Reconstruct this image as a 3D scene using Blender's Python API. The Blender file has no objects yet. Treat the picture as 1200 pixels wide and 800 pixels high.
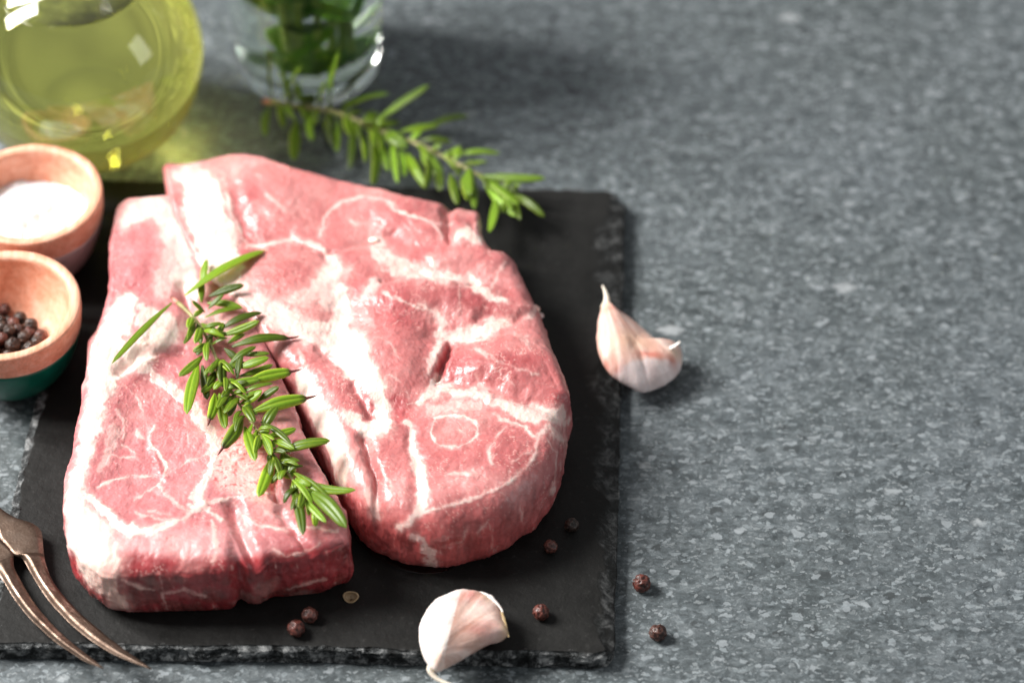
import bpy, math, random
import numpy as np
from mathutils import Vector, Matrix
from mathutils.bvhtree import BVHTree

random.seed(7); rng = np.random.default_rng(11)
sc = bpy.context.scene
S = 0.01                      # the script works in centimetres, Blender in metres

# ------------------------------------------------------------------ camera
PITCH = math.radians(47.0); DIST = 96.0; F = 3400.0      # F: focal length in photo pixels (1200 wide)
CAM = np.array([0.0, -DIST*math.cos(PITCH), DIST*math.sin(PITCH)])
FWD = np.array([0.0, math.cos(PITCH), -math.sin(PITCH)])
RIGHT = np.array([1.0, 0, 0]); UP = np.array([0.0, math.sin(PITCH), math.cos(PITCH)])
cd = bpy.data.cameras.new('camera'); cam = bpy.data.objects.new('camera', cd)
sc.collection.objects.link(cam); sc.camera = cam
cam.location = Vector(CAM*S); cam.rotation_euler = (math.pi/2-PITCH, 0, 0)
cd.sensor_width = 36; cd.lens = F/1200*36; cd.clip_start = 0.02; cd.clip_end = 60
cd.dof.use_dof = True; cd.dof.focus_distance = 0.892; cd.dof.aperture_fstop = 5.2
cd.dof.aperture_blades = 8

# ------------------------------------------------------------------ light
w = bpy.data.worlds.new('World'); sc.world = w; w.use_nodes = True
nt = w.node_tree; bg = nt.nodes['Background']
tc = nt.nodes.new('ShaderNodeTexCoord'); sx = nt.nodes.new('ShaderNodeSeparateXYZ')
mr = nt.nodes.new('ShaderNodeMapRange'); cr = nt.nodes.new('ShaderNodeValToRGB')
nt.links.new(tc.outputs['Generated'], sx.inputs[0]); nt.links.new(sx.outputs['Z'], mr.inputs[0])
mr.inputs[1].default_value = -0.2; mr.inputs[2].default_value = 1.0
nt.links.new(mr.outputs[0], cr.inputs[0]); nt.links.new(cr.outputs[0], bg.inputs[0])
cr.color_ramp.elements[0].color = (0.62, 0.60, 0.58, 1); cr.color_ramp.elements[1].color = (0.95, 0.98, 1.0, 1)
bg.inputs[1].default_value = 0.33

def area(name, loc, target, sx_, sy_, power, col):
    l = bpy.data.lights.new(name, 'AREA'); l.shape = 'RECTANGLE'; l.size = sx_; l.size_y = sy_
    l.energy = power; l.color = col
    o = bpy.data.objects.new(name, l); sc.collection.objects.link(o)
    o.location = loc
    o.rotation_euler = (Vector(target)-Vector(loc)).to_track_quat('-Z', 'Y').to_euler()
    return o
area('window_pane_light', (-0.95, 0.06, 0.80), (0, 0, 0), 0.19, 0.57, 20, (1.0, 0.97, 0.93))
area('window_pane_light', (-0.90, 0.35, 0.86), (0, 0, 0), 0.19, 0.57, 22.5, (1.0, 0.97, 0.93))
area('softbox_light', (1.5, -0.45, 0.62), (0, 0, 0), 0.5, 0.7, 2.5, (0.93, 0.97, 1.0))

sc.view_settings.view_transform = 'Standard'; sc.view_settings.look = 'None'
sc.view_settings.exposure = 0.0; sc.view_settings.gamma = 1
sc.render.engine = 'CYCLES'
cy = sc.cycles
cy.use_denoising = True; cy.max_bounces = 16; cy.transmission_bounces = 14; cy.glossy_bounces = 6
cy.transparent_max_bounces = 16; cy.diffuse_bounces = 4
cy.caustics_refractive = True; cy.caustics_reflective = True; cy.blur_glossy = 0.4
cy.sample_clamp_indirect = 0.0
try: cy.denoiser = 'OPENIMAGEDENOISE'
except Exception: pass

# ------------------------------------------------------------------ geometry helpers
def unproj(px, py, z):
    """photo pixel (1200x800) -> world cm on the horizontal plane at height z"""
    d = FWD + RIGHT*((px-600)/F) + UP*((400-py)/F)
    t = (z-CAM[2])/d[2]
    return CAM + d*t
def U(p, z): return unproj(p[0], p[1], z)

def H3(i, j, k, seed):
    n = (i*374761393 + j*668265263 + k*2147483647*3 + seed*974634777) & 0xffffffff
    n = ((n ^ (n >> 13))*1274126177) & 0xffffffff
    n = ((n ^ (n >> 16))*2246822519) & 0xffffffff
    return ((n ^ (n >> 15)) & 0xffffff)/float(0xffffff)
def vnoise(P, scale, seed=0):
    P = np.asarray(P, float)/scale
    I = np.floor(P).astype(np.int64); f = P-I; f = f*f*f*(f*(f*6-15)+10)
    r = 0
    for a in (0, 1):
        for b in (0, 1):
            for c in (0, 1):
                wgt = (f[:, 0] if a else 1-f[:, 0])*(f[:, 1] if b else 1-f[:, 1])*(f[:, 2] if c else 1-f[:, 2])
                r = r + wgt*H3(I[:, 0]+a, I[:, 1]+b, I[:, 2]+c, seed)
    return r*2-1
def fbm(P, scale, octs=3, seed=0, gain=.5):
    r = 0; a = 1; t = 0
    for o in range(octs):
        r = r+a*vnoise(P, scale/(2.03**o), seed+o*17); t += a; a *= gain
    return r/t
def sstep(a, b, x):
    t = np.clip((x-a)/(b-a), 0, 1); return t*t*(3-2*t)
def lerp(a, b, t): return a+(b-a)*t

def link(name, me, parent=None):
    o = bpy.data.objects.new(name, me); sc.collection.objects.link(o)
    if parent is not None: o.parent = parent
    return o
def tag(o, label=None, cat=None, group=None, kind=None):
    if label: o['label'] = label
    if cat: o['category'] = cat
    if group: o['group'] = group
    if kind: o['kind'] = kind
    return o
def empty(name, loc_cm, rot=(0, 0, 0)):
    o = bpy.data.objects.new(name, None); sc.collection.objects.link(o)
    o.location = Vector(np.array(loc_cm)*S); o.rotation_euler = rot; o.empty_display_size = .01
    return o
def mesh(name, V, Fc, mat=None, smooth=True, col=None, attr=None, origin=(0, 0, 0)):
    me = bpy.data.meshes.new(name)
    V = (np.asarray(V, float)-np.asarray(origin))*S
    if isinstance(Fc, np.ndarray) and Fc.shape[1] == 4:
        nF = len(Fc)
        me.vertices.add(len(V)); me.vertices.foreach_set('co', V.ravel().astype(np.float32))
        me.loops.add(nF*4); me.loops.foreach_set('vertex_index', Fc.ravel().astype(np.int32))
        me.polygons.add(nF); me.polygons.foreach_set('loop_start', np.arange(0, nF*4, 4, dtype=np.int32))
        try: me.polygons.foreach_set('loop_total', np.full(nF, 4, dtype=np.int32))
        except Exception: pass
        me.update(calc_edges=True); me.validate()
    else:
        me.from_pydata([tuple(v) for v in V], [], [tuple(int(i) for i in f) for f in Fc]); me.update()
    if smooth: me.polygons.foreach_set('use_smooth', np.ones(len(me.polygons), dtype=bool))
    if col is not None:
        a = me.attributes.new('Col', 'FLOAT_COLOR', 'POINT')
        c4 = np.ones((len(V), 4), np.float32); c4[:, :3] = col; a.data.foreach_set('color', c4.ravel())
    if attr is not None:
        for k, v in attr.items():
            a = me.attributes.new(k, 'FLOAT', 'POINT'); a.data.foreach_set('value', np.asarray(v, np.float32))
    if mat: me.materials.append(mat)
    return me
def grid_faces(nr, nc, wrap=True):
    """rows nr, columns nc (wrapped); quads"""
    r = np.arange(nr-1)[:, None]; c = np.arange(nc if wrap else nc-1)[None, :]
    c2 = (c+1) % nc
    return np.stack([r*nc+c, (r+1)*nc+c, (r+1)*nc+c2, r*nc+c2], -1).reshape(-1, 4)
def vnormals(V, Fc):
    a = V[Fc[:, 2]]-V[Fc[:, 0]]; b = V[Fc[:, 3]]-V[Fc[:, 1]]
    n = np.cross(a, b); N = np.zeros_like(V)
    for k in range(4): np.add.at(N, Fc[:, k], n)
    return N/np.maximum(np.linalg.norm(N, axis=1), 1e-12)[:, None]
def catmull(P, n, closed=True):
    """resample a polyline smoothly by arc length"""
    P = np.asarray(P, float); m = len(P); out = []
    k = 12
    rngi = range(m) if closed else range(m-1)
    for i in rngi:
        if closed: p0, p1, p2, p3 = P[(i-1) % m], P[i], P[(i+1) % m], P[(i+2) % m]
        else: p0, p1, p2, p3 = P[max(i-1, 0)], P[i], P[i+1], P[min(i+2, m-1)]
        for j in range(k):
            t = j/k
            out.append(.5*((2*p1)+(-p0+p2)*t+(2*p0-5*p1+4*p2-p3)*t*t+(-p0+3*p1-3*p2+p3)*t**3))
    out.append(P[0] if closed else P[-1]); out = np.array(out)
    d = np.r_[0, np.cumsum(np.linalg.norm(np.diff(out[:, :2], axis=0), axis=1))] if P.shape[1] < 3 or True else None
    s = np.linspace(0, d[-1], n, endpoint=not closed)
    return np.stack([np.interp(s, d, out[:, i]) for i in range(P.shape[1])], 1)
def capsule(Q, pts):
    """signed distance (px) to a chain of (u, v, radius)"""
    pts = np.asarray(pts, float); best = np.full(len(Q), 1e9)
    if len(pts) == 1: pts = np.vstack([pts, pts])
    lo = pts[:, :2].min(0)-60; hi = pts[:, :2].max(0)+60
    m = np.where((Q[:, 0] > lo[0]) & (Q[:, 0] < hi[0]) & (Q[:, 1] > lo[1]) & (Q[:, 1] < hi[1]))[0]
    q = Q[m]; b = np.full(len(q), 1e9)
    for a, c in zip(pts[:-1], pts[1:]):
        ab = c[:2]-a[:2]; L = ab@ab
        t = np.clip(((q-a[:2])@ab)/L, 0, 1) if L > 0 else np.zeros(len(q))
        d = np.linalg.norm(q-(a[:2]+t[:, None]*ab), axis=1)-(a[2]+(c[2]-a[2])*t)
        b = np.minimum(b, d)
    best[m] = b
    return best

# ------------------------------------------------------------------ material helpers
def mat_new(name):
    m = bpy.data.materials.new(name); m.use_nodes = True
    return m, m.node_tree, m.node_tree.nodes['Principled BSDF']
def N(nt, typ, **kw):
    n = nt.nodes.new(typ)
    for k, v in kw.items():
        if k.startswith('i_'): n.inputs[int(k[2:])].default_value = v
        elif k.startswith('n_'): n.inputs[k[2:].replace('_', ' ')].default_value = v
        else: setattr(n, k, v)
    return n
def noise_tex(nt, scale, detail=4, rough=.55, vec=None, dist=0):
    n = N(nt, 'ShaderNodeTexNoise'); n.inputs['Scale'].default_value = scale; n.inputs['Detail'].default_value = detail
    n.inputs['Roughness'].default_value = rough; n.inputs['Distortion'].default_value = dist
    if vec is not None: nt.links.new(vec, n.inputs['Vector'])
    return n
def ramp(nt, fac, stops):
    r = N(nt, 'ShaderNodeValToRGB'); e = r.color_ramp.elements
    while len(e) < len(stops): e.new(.5)
    for el, (p, c) in zip(e, stops):
        el.position = p; el.color = (*c, 1) if len(c) == 3 else c
    nt.links.new(fac, r.inputs[0]); return r
def mixc(nt, fac, a, b, mode='MIX'):
    m = N(nt, 'ShaderNodeMix', data_type='RGBA', blend_type=mode)
    for sock, v in ((m.inputs[0], fac), (m.inputs[6], a), (m.inputs[7], b)):
        if isinstance(v, (int, float)): sock.default_value = v
        elif isinstance(v, tuple): sock.default_value = (*v, 1)
        else: nt.links.new(v, sock)
    return m.outputs[2]
def math_(nt, op, a, b=None, clamp=False):
    m = N(nt, 'ShaderNodeMath', operation=op); m.use_clamp = clamp
    for s, v in zip(m.inputs, (a, b)):
        if v is None: continue
        if isinstance(v, (int, float)): s.default_value = v
        else: nt.links.new(v, s)
    return m.outputs[0]
def bump(nt, h, strength, dist, bsdf, prev=None):
    b = N(nt, 'ShaderNodeBump'); b.inputs['Strength'].default_value = strength; b.inputs['Distance'].default_value = dist
    nt.links.new(h, b.inputs['Height'])
    if prev: nt.links.new(prev, b.inputs['Normal'])
    if bsdf: nt.links.new(b.outputs[0], bsdf.inputs['Normal'])
    return b.outputs[0]
def objco(nt): return N(nt, 'ShaderNodeTexCoord').outputs['Object']

# --- table stone
def mat_stone():
    m, nt, b = mat_new('speckled_stone'); co = objco(nt); L = nt.links
    mp = N(nt, 'ShaderNodeMapping'); L.new(co, mp.inputs[0]); mp.inputs['Scale'].default_value = (.64, 1, 1)
    mp.inputs['Rotation'].default_value = (0, 0, .12)
    wn = noise_tex(nt, 260, 3, .6, co); sub = N(nt, 'ShaderNodeVectorMath', operation='SUBTRACT'); L.new(wn.outputs['Color'], sub.inputs[0]); sub.inputs[1].default_value = (.5, .5, .5)
    sclv = N(nt, 'ShaderNodeVectorMath', operation='SCALE'); L.new(sub.outputs[0], sclv.inputs[0]); sclv.inputs['Scale'].default_value = .0044
    add = N(nt, 'ShaderNodeVectorMath', operation='ADD'); L.new(mp.outputs[0], add.inputs[0]); L.new(sclv.outputs[0], add.inputs[1])
    big = noise_tex(nt, 9, 5, .6, co); mid = noise_tex(nt, 190, 6, .72, add.outputs[0]); fine = noise_tex(nt, 620, 5, .75, add.outputs[0])
    base = ramp(nt, mid.outputs['Fac'], [(.32, (.044, .053, .057)), (.5, (.079, .092, .098)), (.66, (.136, .154, .162))]).outputs[0]
    base = mixc(nt, .8, base, ramp(nt, big.outputs['Fac'], [(.35, (.80, .83, .82)), (.65, (1.15, 1.16, 1.2))]).outputs[0], 'MULTIPLY')
    base = mixc(nt, .7, base, ramp(nt, fine.outputs['Fac'], [(.35, (.55, .55, .55)), (.5, (1, 1, 1)), (.66, (1.9, 1.9, 1.9))]).outputs[0], 'MULTIPLY')
    cur = base; msk_all = None
    for scale, lo, hi, thr, op, colr in ((900, .2, .4, .55, .6, (.30, .33, .345)), (300, .15, .3, .70, .9, (.04, .047, .05)), (680, .16, .38, .45, .75, (.25, .285, .305)), (430, .14, .36, .50, .8, (.27, .30, .32)), (270, .08, .27, .66, .65, (.30, .33, .35)), (130, .04, .17, .86, .7, (.35, .38, .40)), (88, .05, .19, .87, .75, (.38, .405, .42))):
        v = N(nt, 'ShaderNodeTexVoronoi'); v.inputs['Scale'].default_value = scale; L.new(add.outputs[0], v.inputs['Vector'])
        sep = N(nt, 'ShaderNodeSeparateColor'); L.new(v.outputs['Color'], sep.inputs[0])
        on = math_(nt, 'GREATER_THAN', sep.outputs[0], thr)
        size = math_(nt, 'MULTIPLY', sep.outputs[1], hi)
        sh = N(nt, 'ShaderNodeMapRange'); L.new(v.outputs['Distance'], sh.inputs[0])
        L.new(math_(nt, 'ADD', size, lo+.05), sh.inputs[1]); L.new(math_(nt, 'ADD', size, lo-.06), sh.inputs[2])
        k = math_(nt, 'MULTIPLY', math_(nt, 'MULTIPLY', on, sh.outputs[0]), math_(nt, 'MULTIPLY', sep.outputs[2], op))
        cur = mixc(nt, k, cur, colr)
    L.new(cur, b.inputs['Base Color'])
    rr = ramp(nt, mid.outputs['Fac'], [(.3, (.42,)*3), (.7, (.6,)*3)]); L.new(rr.outputs[0], b.inputs['Roughness'])
    b.inputs['Specular IOR Level'].default_value = .4
    n1 = bump(nt, mid.outputs['Fac'], .4, .0006, None); bump(nt, fine.outputs['Fac'], .25, .0003, b, n1)
    return m
# --- slate
def mat_slate():
    m, nt, b = mat_new('black_slate'); co = objco(nt); L = nt.links
    at = N(nt, 'ShaderNodeAttribute', attribute_name='rough_edge')
    n1 = noise_tex(nt, 55, 7, .68, co); n2 = noise_tex(nt, 420, 5, .75, co); n3 = noise_tex(nt, 1500, 3, .6, co); n4 = noise_tex(nt, 190, 7, .78, co, .5)
    c = ramp(nt, n1.outputs['Fac'], [(.3, (.0065, .0065, .0062)), (.7, (.0150, .0150, .0145))]).outputs[0]
    spk = ramp(nt, n2.outputs['Fac'], [(.60, (0,)*3), (.74, (1,)*3)]).outputs[0]
    c = mixc(nt, math_(nt, 'MULTIPLY', spk, .45), c, (.065, .065, .062))
    edge = ramp(nt, n4.outputs['Fac'], [(.40, (.010, .011, .0115)), (.48, (.05, .055, .057)), (.54, (.20, .21, .215)), (.62, (.50, .51, .51))]).outputs[0]
    c = mixc(nt, at.outputs['Fac'], c, edge); L.new(c, b.inputs['Base Color'])
    r = ramp(nt, n1.outputs['Fac'], [(.3, (.44,)*3), (.7, (.6,)*3)]); L.new(r.outputs[0], b.inputs['Roughness'])
    b.inputs['Specular IOR Level'].default_value = .20
    p = bump(nt, n1.outputs['Fac'], .35, .0018, None); p = bump(nt, n2.outputs['Fac'], .4, .0004, None, p)
    bb = N(nt, 'ShaderNodeBump'); bb.inputs['Distance'].default_value = .0028; L.new(n4.outputs['Fac'], bb.inputs['Height']); L.new(math_(nt, 'MULTIPLY', at.outputs['Fac'], 1.0), bb.inputs['Strength']); L.new(p, bb.inputs['Normal']); L.new(bb.outputs[0], b.inputs['Normal'])
    return m
# --- meat
def mat_meat():
    m, nt, b = mat_new('raw_pork'); co = objco(nt); L = nt.links
    at = N(nt, 'ShaderNodeAttribute', attribute_name='Col'); fat = N(nt, 'ShaderNodeAttribute', attribute_name='fat')
    n1 = noise_tex(nt, 900, 4, .65, co); n2 = noise_tex(nt, 260, 5, .65, co, .6); n3 = noise_tex(nt, 2600, 2, .6, co)
    k = ramp(nt, n2.outputs['Fac'], [(.33, (.93, .86, .86)), (.67, (1.05, 1.08, 1.08))]).outputs[0]
    k2 = ramp(nt, n1.outputs['Fac'], [(.35, (.95, .91, .91)), (.68, (1.05, 1.08, 1.08))]).outputs[0]
    lean = math_(nt, 'SUBTRACT', 1.0, math_(nt, 'MULTIPLY', fat.outputs['Fac'], .8))
    c = mixc(nt, lean, at.outputs['Color'], k, 'MULTIPLY'); c = mixc(nt, lean, c, k2, 'MULTIPLY')
    L.new(c, b.inputs['Base Color'])
    b.inputs['Subsurface Weight'].default_value = .35; b.inputs['Subsurface Radius'].default_value = (1.0, .32, .24)
    b.inputs['Subsurface Scale'].default_value = .0014
    r = ramp(nt, n2.outputs['Fac'], [(.3, (.30,)*3), (.7, (.50,)*3)]); L.new(r.outputs[0], b.inputs['Roughness'])
    b.inputs['Specular IOR Level'].default_value = .5
    b.inputs['Coat Weight'].default_value = .26; b.inputs['Coat Roughness'].default_value = .15
    p = bump(nt, n2.outputs['Fac'], .28, .0012, None); p = bump(nt, n1.outputs['Fac'], .25, .0004, None, p); bump(nt, n3.outputs['Fac'], .1, .0001, b, p)
    return m
# --- leaf
def mat_leaf(name, dark, light, rough=.36, sss=.0):
    m, nt, b = mat_new(name); L = nt.links
    g = N(nt, 'ShaderNodeAttribute', attribute_name='rib'); tip = N(nt, 'ShaderNodeAttribute', attribute_name='tip'); co = objco(nt)
    rnd = N(nt, 'ShaderNodeObjectInfo')
    n = noise_tex(nt, 900, 3, .6, co)
    c = mixc(nt, g.outputs['Fac'], dark, light)
    c = mixc(nt, .5, c, ramp(nt, n.outputs['Fac'], [(.3, (.75, .8, .7)), (.7, (1.2, 1.15, 1.2))]).outputs[0], 'MULTIPLY')
    hsv = N(nt, 'ShaderNodeHueSaturation'); L.new(c, hsv.inputs['Color'])
    mr = N(nt, 'ShaderNodeMapRange'); L.new(rnd.outputs['Random'], mr.inputs[0]); mr.inputs[3].default_value = .45; mr.inputs[4].default_value = 1.7
    L.new(mr.outputs[0], hsv.inputs['Value'])
    c = mixc(nt, tip.outputs['Fac'], hsv.outputs[0], (.045, .012, .008))
    L.new(c, b.inputs['Base Color']); b.inputs['Roughness'].default_value = rough
    b.inputs['Specular IOR Level'].default_value = .55
    b.inputs['Subsurface Weight'].default_value = .0
    tr = N(nt, 'ShaderNodeBsdfTranslucent'); L.new(c, tr.inputs[0]); mx = N(nt, 'ShaderNodeMixShader'); mx.inputs[0].default_value = .33
    out = nt.nodes['Material Output']; L.new(b.outputs[0], mx.inputs[1]); L.new(tr.outputs[0], mx.inputs[2]); L.new(mx.outputs[0], out.inputs[0])
    bump(nt, n.outputs['Fac'], .3, .0002, b)
    return m
def mat_simple(name, colr, rough=.5, metal=0, nscale=400, namp=.25, bumpd=.0003, **kw):
    m, nt, b = mat_new(name); co = objco(nt); n = noise_tex(nt, nscale, 5, .6, co)
    lo = tuple(c*(1-namp) for c in colr); hi = tuple(min(1, c*(1+namp)) for c in colr)
    r = ramp(nt, n.outputs['Fac'], [(.32, lo), (.68, hi)]); nt.links.new(r.outputs[0], b.inputs['Base Color'])
    b.inputs['Roughness'].default_value = rough; b.inputs['Metallic'].default_value = metal
    for k, v in kw.items(): b.inputs[k.replace('_', ' ')].default_value = v
    if bumpd: bump(nt, n.outputs['Fac'], .5, bumpd, b)
    return m
def mat_attr(name, rough=.45, sss=.0, sssr=(.6, .4, .3), coat=0, nscale=900, bumpd=.0002):
    m, nt, b = mat_new(name); at = N(nt, 'ShaderNodeAttribute', attribute_name='Col'); co = objco(nt)
    n = noise_tex(nt, nscale, 4, .6, co)
    c = mixc(nt, .5, at.outputs['Color'], ramp(nt, n.outputs['Fac'], [(.3, (.85,)*3), (.7, (1.12,)*3)]).outputs[0], 'MULTIPLY')
    nt.links.new(c, b.inputs['Base Color']); b.inputs['Roughness'].default_value = rough
    b.inputs['Subsurface Weight'].default_value = sss; b.inputs['Subsurface Radius'].default_value = sssr; b.inputs['Subsurface Scale'].default_value = .004
    b.inputs['Coat Weight'].default_value = coat
    bump(nt, n.outputs['Fac'], .4, bumpd, b); return m
def mat_glass(name, colr, ior, rough=0.0):
    m, nt, b = mat_new(name)
    b.inputs['Base Color'].default_value = (*colr, 1); b.inputs['Transmission Weight'].default_value = 1
    b.inputs['IOR'].default_value = ior; b.inputs['Roughness'].default_value = rough
    return m
def mat_wood():
    m, nt, b = mat_new('bowl_wood'); co = objco(nt); L = nt.links
    mp = N(nt, 'ShaderNodeMapping'); L.new(co, mp.inputs[0]); mp.inputs['Scale'].default_value = (1, .16, 1); mp.inputs['Rotation'].default_value = (0, 0, .5)
    n = noise_tex(nt, 330, 6, .65, mp.outputs[0], .3); n2 = noise_tex(nt, 1400, 3, .6, mp.outputs[0])
    c = ramp(nt, n.outputs['Fac'], [(.28, (.66, .25, .14)), (.5, (.80, .38, .25)), (.72, (.87, .51, .37))]).outputs[0]
    c = mixc(nt, .5, c, ramp(nt, n2.outputs['Fac'], [(.35, (.75,)*3), (.6, (1.05,)*3)]).outputs[0], 'MULTIPLY')
    L.new(c, b.inputs['Base Color']); b.inputs['Roughness'].default_value = .5
    bump(nt, n2.outputs['Fac'], .4, .0003, b); return m

M_stone, M_slate, M_meat = mat_stone(), mat_slate(), mat_meat()
M_leaf = mat_leaf('rosemary_leaf', (.105, .195, .006), (.46, .56, .06))
M_leaf2 = mat_leaf('pale_rosemary_leaf', (.19, .34, .02), (.42, .55, .10))
M_herb = mat_leaf('broad_herb_leaf', (.075, .21, .012), (.22, .40, .04))
M_stem = mat_simple('herb_stem', (.33, .30, .12), .5, namp=.35)
M_stem_pink = mat_simple('cut_stem_end', (.55, .22, .16), .5)
M_wood = mat_wood()
M_teal = mat_simple('teal_paint', (.0, .115, .075), .35, nscale=200, namp=.2)
M_whitepaint = mat_simple('greyish_paint', (.42, .36, .35), .4, nscale=200, namp=.1)
M_salt = mat_simple('salt', (.93, .93, .94), .6, nscale=900, namp=.06, bumpd=.0008, Subsurface_Weight=.3, Subsurface_Scale=.003)
M_glass = mat_glass('clear_glass', (.98, 1.0, .985), 1.48)
M_oil = mat_glass('olive_oil', (.95, .89, .20), 1.47)
M_water = mat_glass('water', (.93, .98, .95), 1.33)
M_garlic = mat_attr('garlic_skin', .38, .35, coat=.15)
M_meatjuice = mat_glass('meat_juice', (.9, .55, .5), 1.34)

# ------------------------------------------------------------------ the table
me = mesh('table_surface', [(-110, -110, 0), (110, -110, 0), (110, 130, 0), (-110, 130, 0)], [(0, 1, 2, 3)], M_stone, smooth=False)
tag(link('table_top', me), kind='structure')

# ------------------------------------------------------------------ ring-built solids
def ring_solid(C, B, rho, zb, top_fn, n_in=110, n_round=18, n_side=24, n_bot=6, side_fn=None, rho_z=None, undercut=.35):
    """C centre (2), B outline (n,2), rho edge rounding per point (cm). Returns V, faces, info (part t, angle index)"""
    n = len(B); R = np.linalg.norm(B-C, axis=1); D = (B-C)/R[:, None]
    rows = []; info = []
    ztopE = top_fn(B)                       # top height near the edge
    for i in range(n_in):
        f = (i/(n_in-1))**.85
        r = np.maximum(f, .002)*(R-rho); P = C+D*r[:, None]
        rows.append(np.c_[P, top_fn(P)]); info.append(np.full(n, 0.0+0*i))
    zE = top_fn(C+D*(R-rho)[:, None])
    rz = np.minimum(rho if rho_z is None else rho_z, (zE-zb)*.6)
    for i in range(1, n_round+1):
        a = math.pi/2*i/n_round
        P = C+D*(R-rho+rho*math.sin(a))[:, None]; z = zE-rz*(1-math.cos(a))
        rows.append(np.c_[P, z]); info.append(np.full(n, i/n_round))
    zs = zE-rz
    for i in range(1, n_side+1):
        t = i/n_side
        off = .06*math.sin(math.pi*t) - undercut*max(0, (t-.55)/.45)**2
        P = C+D*(R+off)[:, None]; rows.append(np.c_[P, lerp(zs, zb, t)]); info.append(np.full(n, 1+t))
    Rb = R-undercut
    for i in range(1, n_bot+1):
        f = 1-i/n_bot
        P = C+D*(Rb*max(f, .002))[:, None]; rows.append(np.c_[P, np.full(n, zb)]); info.append(np.full(n, 3.0))
    V = np.concatenate(rows); T = np.concatenate(info)
    return V, grid_faces(len(rows), n)

def outline(px, zlo, zhi, n, extra=0, centre=None):
    """photo outline -> world; points on the far side of the thing lie at zhi, near ones at zlo"""
    px = np.asarray(px, float); P = catmull(px, 400)
    c = np.array(centre if centre else (P[:, 0].mean(), P[:, 1].mean()))
    tan = np.roll(P, -1, 0)-np.roll(P, 1, 0); nrm = np.stack([tan[:, 1], -tan[:, 0]], 1)[:, :2]
    nrm = nrm/np.linalg.norm(nrm, axis=1)[:, None]
    sgn = np.sign(((P[:, :2]-c)*nrm[:, :2]).sum(1).mean()); nrm = nrm*sgn
    k = .5-.5*nrm[:, 1]                                 # 1 = far side
    W = np.array([unproj(p[0], p[1], lerp(zlo, zhi, kk)) for p, kk in zip(P, k)])
    W2 = np.c_[W[:, :2], P[:, 2:]] if P.shape[1] > 2 else W[:, :2]
    if (lambda q: ((q[:, 0]*np.roll(q[:, 1], -1)-np.roll(q[:, 0], -1)*q[:, 1]).sum()))(W2) < 0: W2 = W2[::-1]
    return catmull(W2[::4], n)

SLATE = .65
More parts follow.
